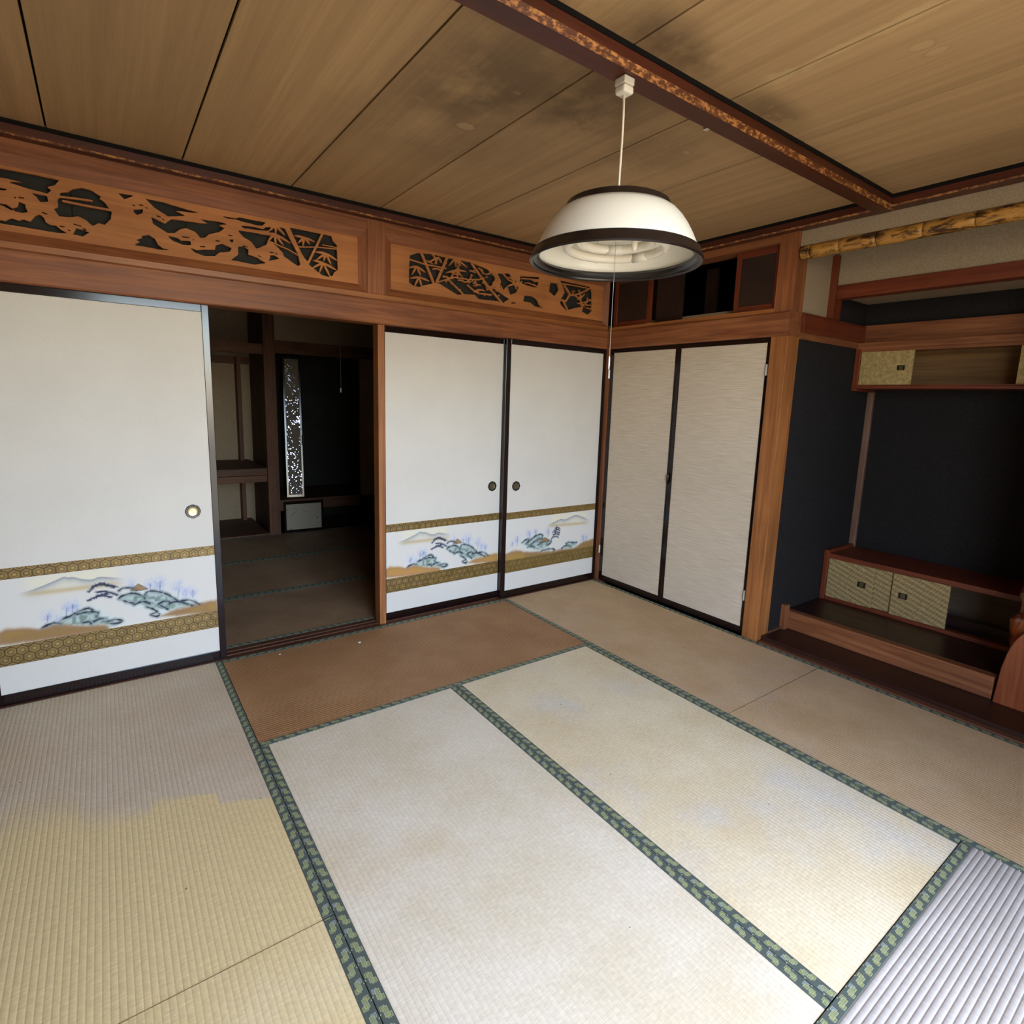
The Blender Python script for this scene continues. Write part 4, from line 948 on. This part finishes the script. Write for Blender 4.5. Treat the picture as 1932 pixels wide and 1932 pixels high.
bp = thing('burl_post', 'glossy red burl alcove post with a smooth rounded cut at its foot', 'post', (0.43, -2.60, 0.028))
rng = random.Random(4); mb = MB(); NZ, NT = 110, 40; vs = []
knobs = [(rng.uniform(0, 2*PI), rng.uniform(0.2, 2.1), rng.uniform(0.03, 0.055), rng.uniform(0.012, 0.028)) for _ in range(120)]
for j in range(NZ+1):
    z = 0.028+2.06*j/NZ
    for i in range(NT):
        a = 2*PI*i/NT; r = 0.105+0.035*math.exp(-(z/0.28)**2)-0.012*min(z, 1.6)/1.6
        for ka, kz, ks, kh in knobs:
            da = (a-ka+PI) % (2*PI)-PI; q = ((da*0.1)**2+(z-kz)**2)/(ks*ks)
            if q < 4 and z > 0.2: r += kh*math.exp(-q*1.6)
        x, y = 0.43+r*math.cos(a), -2.60+r*math.sin(a)
        vs.append((x, y, z))
fs = [(j*NT+i, j*NT+(i+1) % NT, (j+1)*NT+(i+1) % NT, (j+1)*NT+i) for j in range(NZ) for i in range(NT)]
fs += [tuple(range(NT-1, -1, -1)), tuple(NZ*NT+i for i in range(NT))]
mb.add(vs, fs); put('trunk', mb, burl, bp, smooth=True)
ct = MB(); pr = []
for k in range(25):
    t = -1+2*k/24; pr.append((-2.605+0.125*t*(1.0 if abs(t) < 1 else 1), 0.028+0.40*math.sqrt(max(0, 1-abs(t)**2.6))))
ct.prism([(p[0], p[1]) for p in pr], 'x', 0.285, 0.45)
put('foot_cut', ct, burl_cut, bp, bevel=0.004)

# ------------------------------------------------------------------ pendant lamp
LX, LY = -1.800, -1.832
lp = thing('pendant_lamp', 'white dome pendant lamp with dark brown rims hanging from the ceiling beam', 'lamp', (LX, LY, 2.353))
sk = MB().box(LX-0.021, LX+0.021, LY-0.021, LY+0.021, 2.332, 2.353); put('ceiling_socket', sk, plain('socket_plastic', 'cfcabd', 0.4), lp, bevel=0.003)
put('plug_cap', boxm(LX-0.0205, LX+0.0205, LY-0.0205, LY+0.0205, 2.309, 2.331), white_plastic, lp, bevel=0.006)
put('cord', MB().tube([(LX, LY, 2.312), (LX+0.0015, LY-0.001, 2.25), (LX+0.0012, LY-0.001, 2.18), (LX, LY, 2.1), (LX-0.001, LY, 2.0)], 0.0036, 8), white_plastic, lp, smooth=True)
N = 72
top = MB().lathe([(0.020, 2.006), (0.150, 2.006), (0.157, 2.002), (0.161, 1.988), (0.166, 1.980), (0.160, 1.978), (0.150, 1.998), (0.02, 1.998)], N, (LX, LY, 0), True)
put('top_band', top, brown_plastic, lp, auto=0.7)
prof = [(0.165, 1.984), (0.182, 1.972), (0.199, 1.954), (0.215, 1.931), (0.230, 1.904), (0.243, 1.876), (0.250, 1.858)]
sh = MB().lathe(prof + [(r-0.003, z-0.001) for r, z in reversed(prof)], N, (LX, LY, 0), True); put('shade', sh, shade_mat, lp, smooth=True)
prof2 = [(0.247, 1.850), (0.238, 1.872), (0.222, 1.906), (0.203, 1.934), (0.180, 1.954), (0.150, 1.968), (0.06, 1.972)]
inn = MB().lathe(prof2 + [(r-0.002 if r < .1 else r+0.002, z+0.002) for r, z in reversed(prof2)], N, (LX, LY, 0), True); put('reflector', inn, inner_mat, lp, smooth=True)
rim = MB().lathe([(0.250, 1.866), (0.254, 1.864), (0.257, 1.852), (0.264, 1.842), (0.266, 1.834), (0.262, 1.830), (0.254, 1.833), (0.252, 1.838), (0.246, 1.838), (0.240, 1.842), (0.235, 1.850), (0.240, 1.856)], N, (LX, LY, 0), True)
put('rim', rim, brown_plastic, lp, auto=0.8)
put('outer_tube', MB().torus((LX, LY, 1.882), 0.150, 0.0145, 56, 10, 0.3, 2*PI+0.1), tube_mat, lp, smooth=True, label='outer ring-shaped fluorescent tube')
put('inner_tube', MB().torus((LX, LY, 1.900), 0.110, 0.0145, 48, 10, 0.9, 2*PI+0.7), tube_mat, lp, smooth=True, label='inner ring-shaped fluorescent tube')
for R, z, a in ((0.150, 1.882, 0.2), (0.110, 1.900, 0.8)):
    c = (LX+R*math.cos(a), LY+R*math.sin(a)); mb = MB().tube([(c[0]-0.02*math.sin(-a+PI/2)*0-0.028*-math.sin(a), c[1]-0.028*math.cos(a), z), (c[0]-0.028*math.sin(a), c[1]+0.028*math.cos(a), z)], 0.0165, 12)
    put('tube_socket', mb, white_plastic, lp, smooth=True)
for a in (1.2, 3.4, 5.5):
    mb = MB(); ca, sa = math.cos(a), math.sin(a)
    mb.tube([(LX+0.10*ca, LY+0.10*sa, 1.968), (LX+0.137*ca, LY+0.137*sa, 1.948), (LX+0.170*ca, LY+0.170*sa, 1.895), (LX+0.150*ca, LY+0.150*sa, 1.864)], 0.003, 6); put('tube_clip', mb, white_plastic, lp)
hub = MB().lathe([(0.075, 1.974), (0.075, 1.925), (0.066, 1.914), (0.02, 1.912)], 40, (LX, LY, 0)); put('hub', hub, white_plastic, lp, auto=0.6)
gb = MB().lathe([(0.004, 1.914), (0.009, 1.908), (0.0095, 1.880), (0.007, 1.868), (0.002, 1.865)], 16, (LX+0.030, LY-0.050, 0)); put('night_bulb', gb, tube_mat, lp, smooth=True)
put('pull_cord', MB().tube([(LX, LY, 1.914), (LX+0.0005, LY, 1.75), (LX, LY, 1.545)], 0.0007, 6), plain('grey_cord', 'a29c94', 0.6), lp, smooth=True)
put('pull_knob', MB().lathe([(0.0010, 1.552), (0.0024, 1.545), (0.0028, 1.525), (0.0018, 1.512), (0.0008, 1.509)], 12, (LX, LY, 0)), white_plastic, lp, smooth=True)

mc = MB().box(-1.365, -1.348, -1.806, -1.790, 2.3526, 2.3518); mc.box(-1.365, -1.348, -1.7898, -1.7886, 2.3520, 2.366)
o = put('metal_clip', mc, metal_hinge, base=(-1.357, -1.798, 2.352)); tag(o, 'small metal clip on the ceiling beam', 'clip')
for i, (x, y, s) in enumerate(((-2.015, -0.165, 0.009), (-2.43, -0.085, 0.005))):
    mb = MB().hexa([(x-s, y-s*.5, 0.0005), (x+s*.8, y-s*.7, 0.0005), (x+s, y+s*.6, 0.0005), (x-s*.7, y+s*.7, 0.0005), (x-s*.9, y-s*.4, 0.003), (x+s*.7, y-s*.5, 0.002), (x+s*.8, y+s*.5, 0.004), (x-s*.6, y+s*.6, 0.002)])
    o = put('paper_flake', mb, white_plastic, base=(x, y, 0.0)); tag(o, ('larger white flake on the brown straw mat near the slim orange post', 'tiny white flake on the brown straw mat near the wide painted door')[i], 'flake')
# ------------------------------------------------------------------ the dark room beyond the opening
YF = 2.75
fw_ = MB(); fw_.box(-3.62, -2.9, YF, YF+0.06, 0, 2.45)
struct('wall_far', fw_, grey_plaster, 'plaster wall at the far left of the dark room', 'wall')
struct('wall_far_header', boxm(-1.75, -0.0, YF+0.005, YF+0.06, 1.905, 2.45), grey_plaster, 'plaster strip above the household alcove in the dark room', 'wall')
struct('wall_closet_back', boxm(-3.62, -1.74, 3.62, 3.68, -0.1, 2.45), grey_plaster, 'plaster back of the open closet in the dark room', 'wall')
struct('wall_room_right', boxm(0.0, 0.1, 0.14, 3.7, -0.1, 2.45), grey_plaster, 'side wall of the dark room', 'wall')
struct('trim_30', boxm(-1.848, -1.742, YF-0.03, YF+0.08, -0.04, 2.45), W_old('z'), 'tall old wooden post between closet and household alcove', 'post', bevel=0.003)
struct('trim_31', boxm(-1.742, 0.0, YF-0.015, YF+0.06, 1.785, 1.905), W_old('x'), 'old lintel above the household alcove in the dark room', 'lintel', bevel=0.003)
struct('trim_32', boxm(-2.95, -1.848, YF-0.01, YF+0.05, 1.765, 1.86), W_old('x'), 'old lintel across the open closet', 'lintel', bevel=0.003)
struct('trim_33', boxm(-2.95, -1.848, YF, YF+0.05, 0.535, 0.60), W_old('x'), 'lower edge rail of the closet shelf', 'rail', bevel=0.003)
struct('trim_34', boxm(-2.95, -1.848, YF-0.01, YF+0.87, 0.605, 0.672), W_old('x'), 'closet shelf at mid height in the dark room', 'shelf', bevel=0.003)
struct('trim_35', boxm(-2.95, -1.848, YF, YF+0.87, -0.04, 0.012), W_old('x'), 'closet floor boards in the dark room', 'floorboard')
struct('trim_36', boxm(-1.95, -1.91, 3.50, 3.62, 0.0, 1.77), W_old('z'), 'pale upright batten inside the open closet', 'batten', bevel=0.002)
struct('trim_37', boxm(-2.95, -1.80, 3.56, 3.62, 1.70, 1.77), W_old('x'), 'pale cross batten inside the open closet', 'batten', bevel=0.002)
struct('trim_38', boxm(-1.80, -1.742, YF+0.08, 3.62, -0.04, 2.45), W_old('z'), 'board partition between closet and household alcove', 'partition')
struct('trim_39', boxm(-1.742, 0.0, YF+0.02, 3.62, 0.295, 0.335), W_old('x'), 'raised floor of the household alcove', 'floorboard')
struct('trim_40', boxm(-1.742, -0.9, YF+0.025, YF+0.05, 0.225, 0.295), W_old('x'), 'front rail under the raised alcove floor in the dark room', 'rail')
struct('wall_alcove_dark', boxm(-1.742, 0.0, 3.60, 3.66, -0.1, 2.45), dark_board, 'dark board back of the household alcove', 'wall')
struct('trim_41', boxm(-0.89, -0.45, YF+0.01, YF+0.05, 0.335, 1.785), grey_plaster, 'grey plaster pier at the right of the household alcove', 'pier')

# narrow flecked folding leaf standing open in the household alcove
def leaf(name, label, cat, c, w, z0, z1, ang, mat, fr, fmat, base_z, tilt=0.0):
    t = thing(name, label, cat, (c[0], c[1], base_z)); t.rotation_euler = (tilt, 0, ang); cx, cy = c
    def P(n_, x0, x1, y0, y1, za, zb, m_, bv=0.001): return put(n_, boxm(cx+x0, cx+x1, cy+y0, cy+y1, za, zb), m_, t, bevel=bv)
    P('stile', -w/2, -w/2+fr, -0.011, 0.011, z0, z1, fmat); P('stile', w/2-fr, w/2, -0.011, 0.011, z0, z1, fmat)
    P('bottom_rail', -w/2+fr, w/2-fr, -0.011, 0.011, z0, z0+fr*1.4, fmat); P('top_rail', -w/2+fr, w/2-fr, -0.011, 0.011, z1-fr*1.4, z1, fmat)
    P('paper_panel', -w/2+fr-0.001, w/2-fr+0.001, -0.006, 0.006, z0+fr*1.4-0.001, z1-fr*1.4+0.001, mat, 0)
    return t
lf = leaf('folding_leaf', 'tall narrow folding door leaf with bright silver flecks in the dark alcove', 'folding door', (-1.545, 2.90), 0.168, 0.337, 1.782, math.radians(-11.3), fleck_panel, 0.018, lacquer, 0.337, math.radians(-5))
ts = MB(); ts.torus((-1.458, 2.885, 1.04), 0.014, 0.0025, 16, 6); ts.tube([(-1.458, 2.885, 1.03), (-1.458, 2.885, 0.99)], 0.003, 6)
ts.lathe([(0.004, 0.99), (0.010, 0.975), (0.011, 0.93), (0.012, 0.88)], 12, (-1.458, 2.885, 0))
put('tassel', ts, plain('brown_tassel', '4a3a30', 0.8), lf, smooth=True, label='small hanging tassel on the leaf edge')
leaf('cupboard_leaf', 'small framed speckled door below the narrow flecked leaf', 'cupboard door', (-1.515, 2.725), 0.385, 0.002, 0.322, math.radians(-3), fleck_small, 0.020, lacquer, 0.002)
leaf('side_leaf', 'small dark door standing open edge-on at the right of the household alcove', 'cupboard door', (-0.845, 2.60), 0.30, 0.002, 0.315, math.radians(80), dark_board, 0.020, lacquer, 0.002)
cd = thing('hanging_pull_cord', 'thin pull cord with white knob hanging in the dark room', 'pull cord', (-1.527, 1.5, 2.415))
put('cord', MB().tube([(-1.527, 1.5, 2.415), (-1.526, 1.5, 1.46)], 0.0011, 6), plain('grey_cord', 'a29c94', 0.6), cd)
put('knob', MB().lathe([(0.001, 1.464), (0.006, 1.458), (0.0065, 1.432), (0.004, 1.424)], 12, (-1.527, 1.5, 0)), white_plastic, cd, smooth=True)

for o in list(S.objects):
    if '_base' in o: del o['_base']
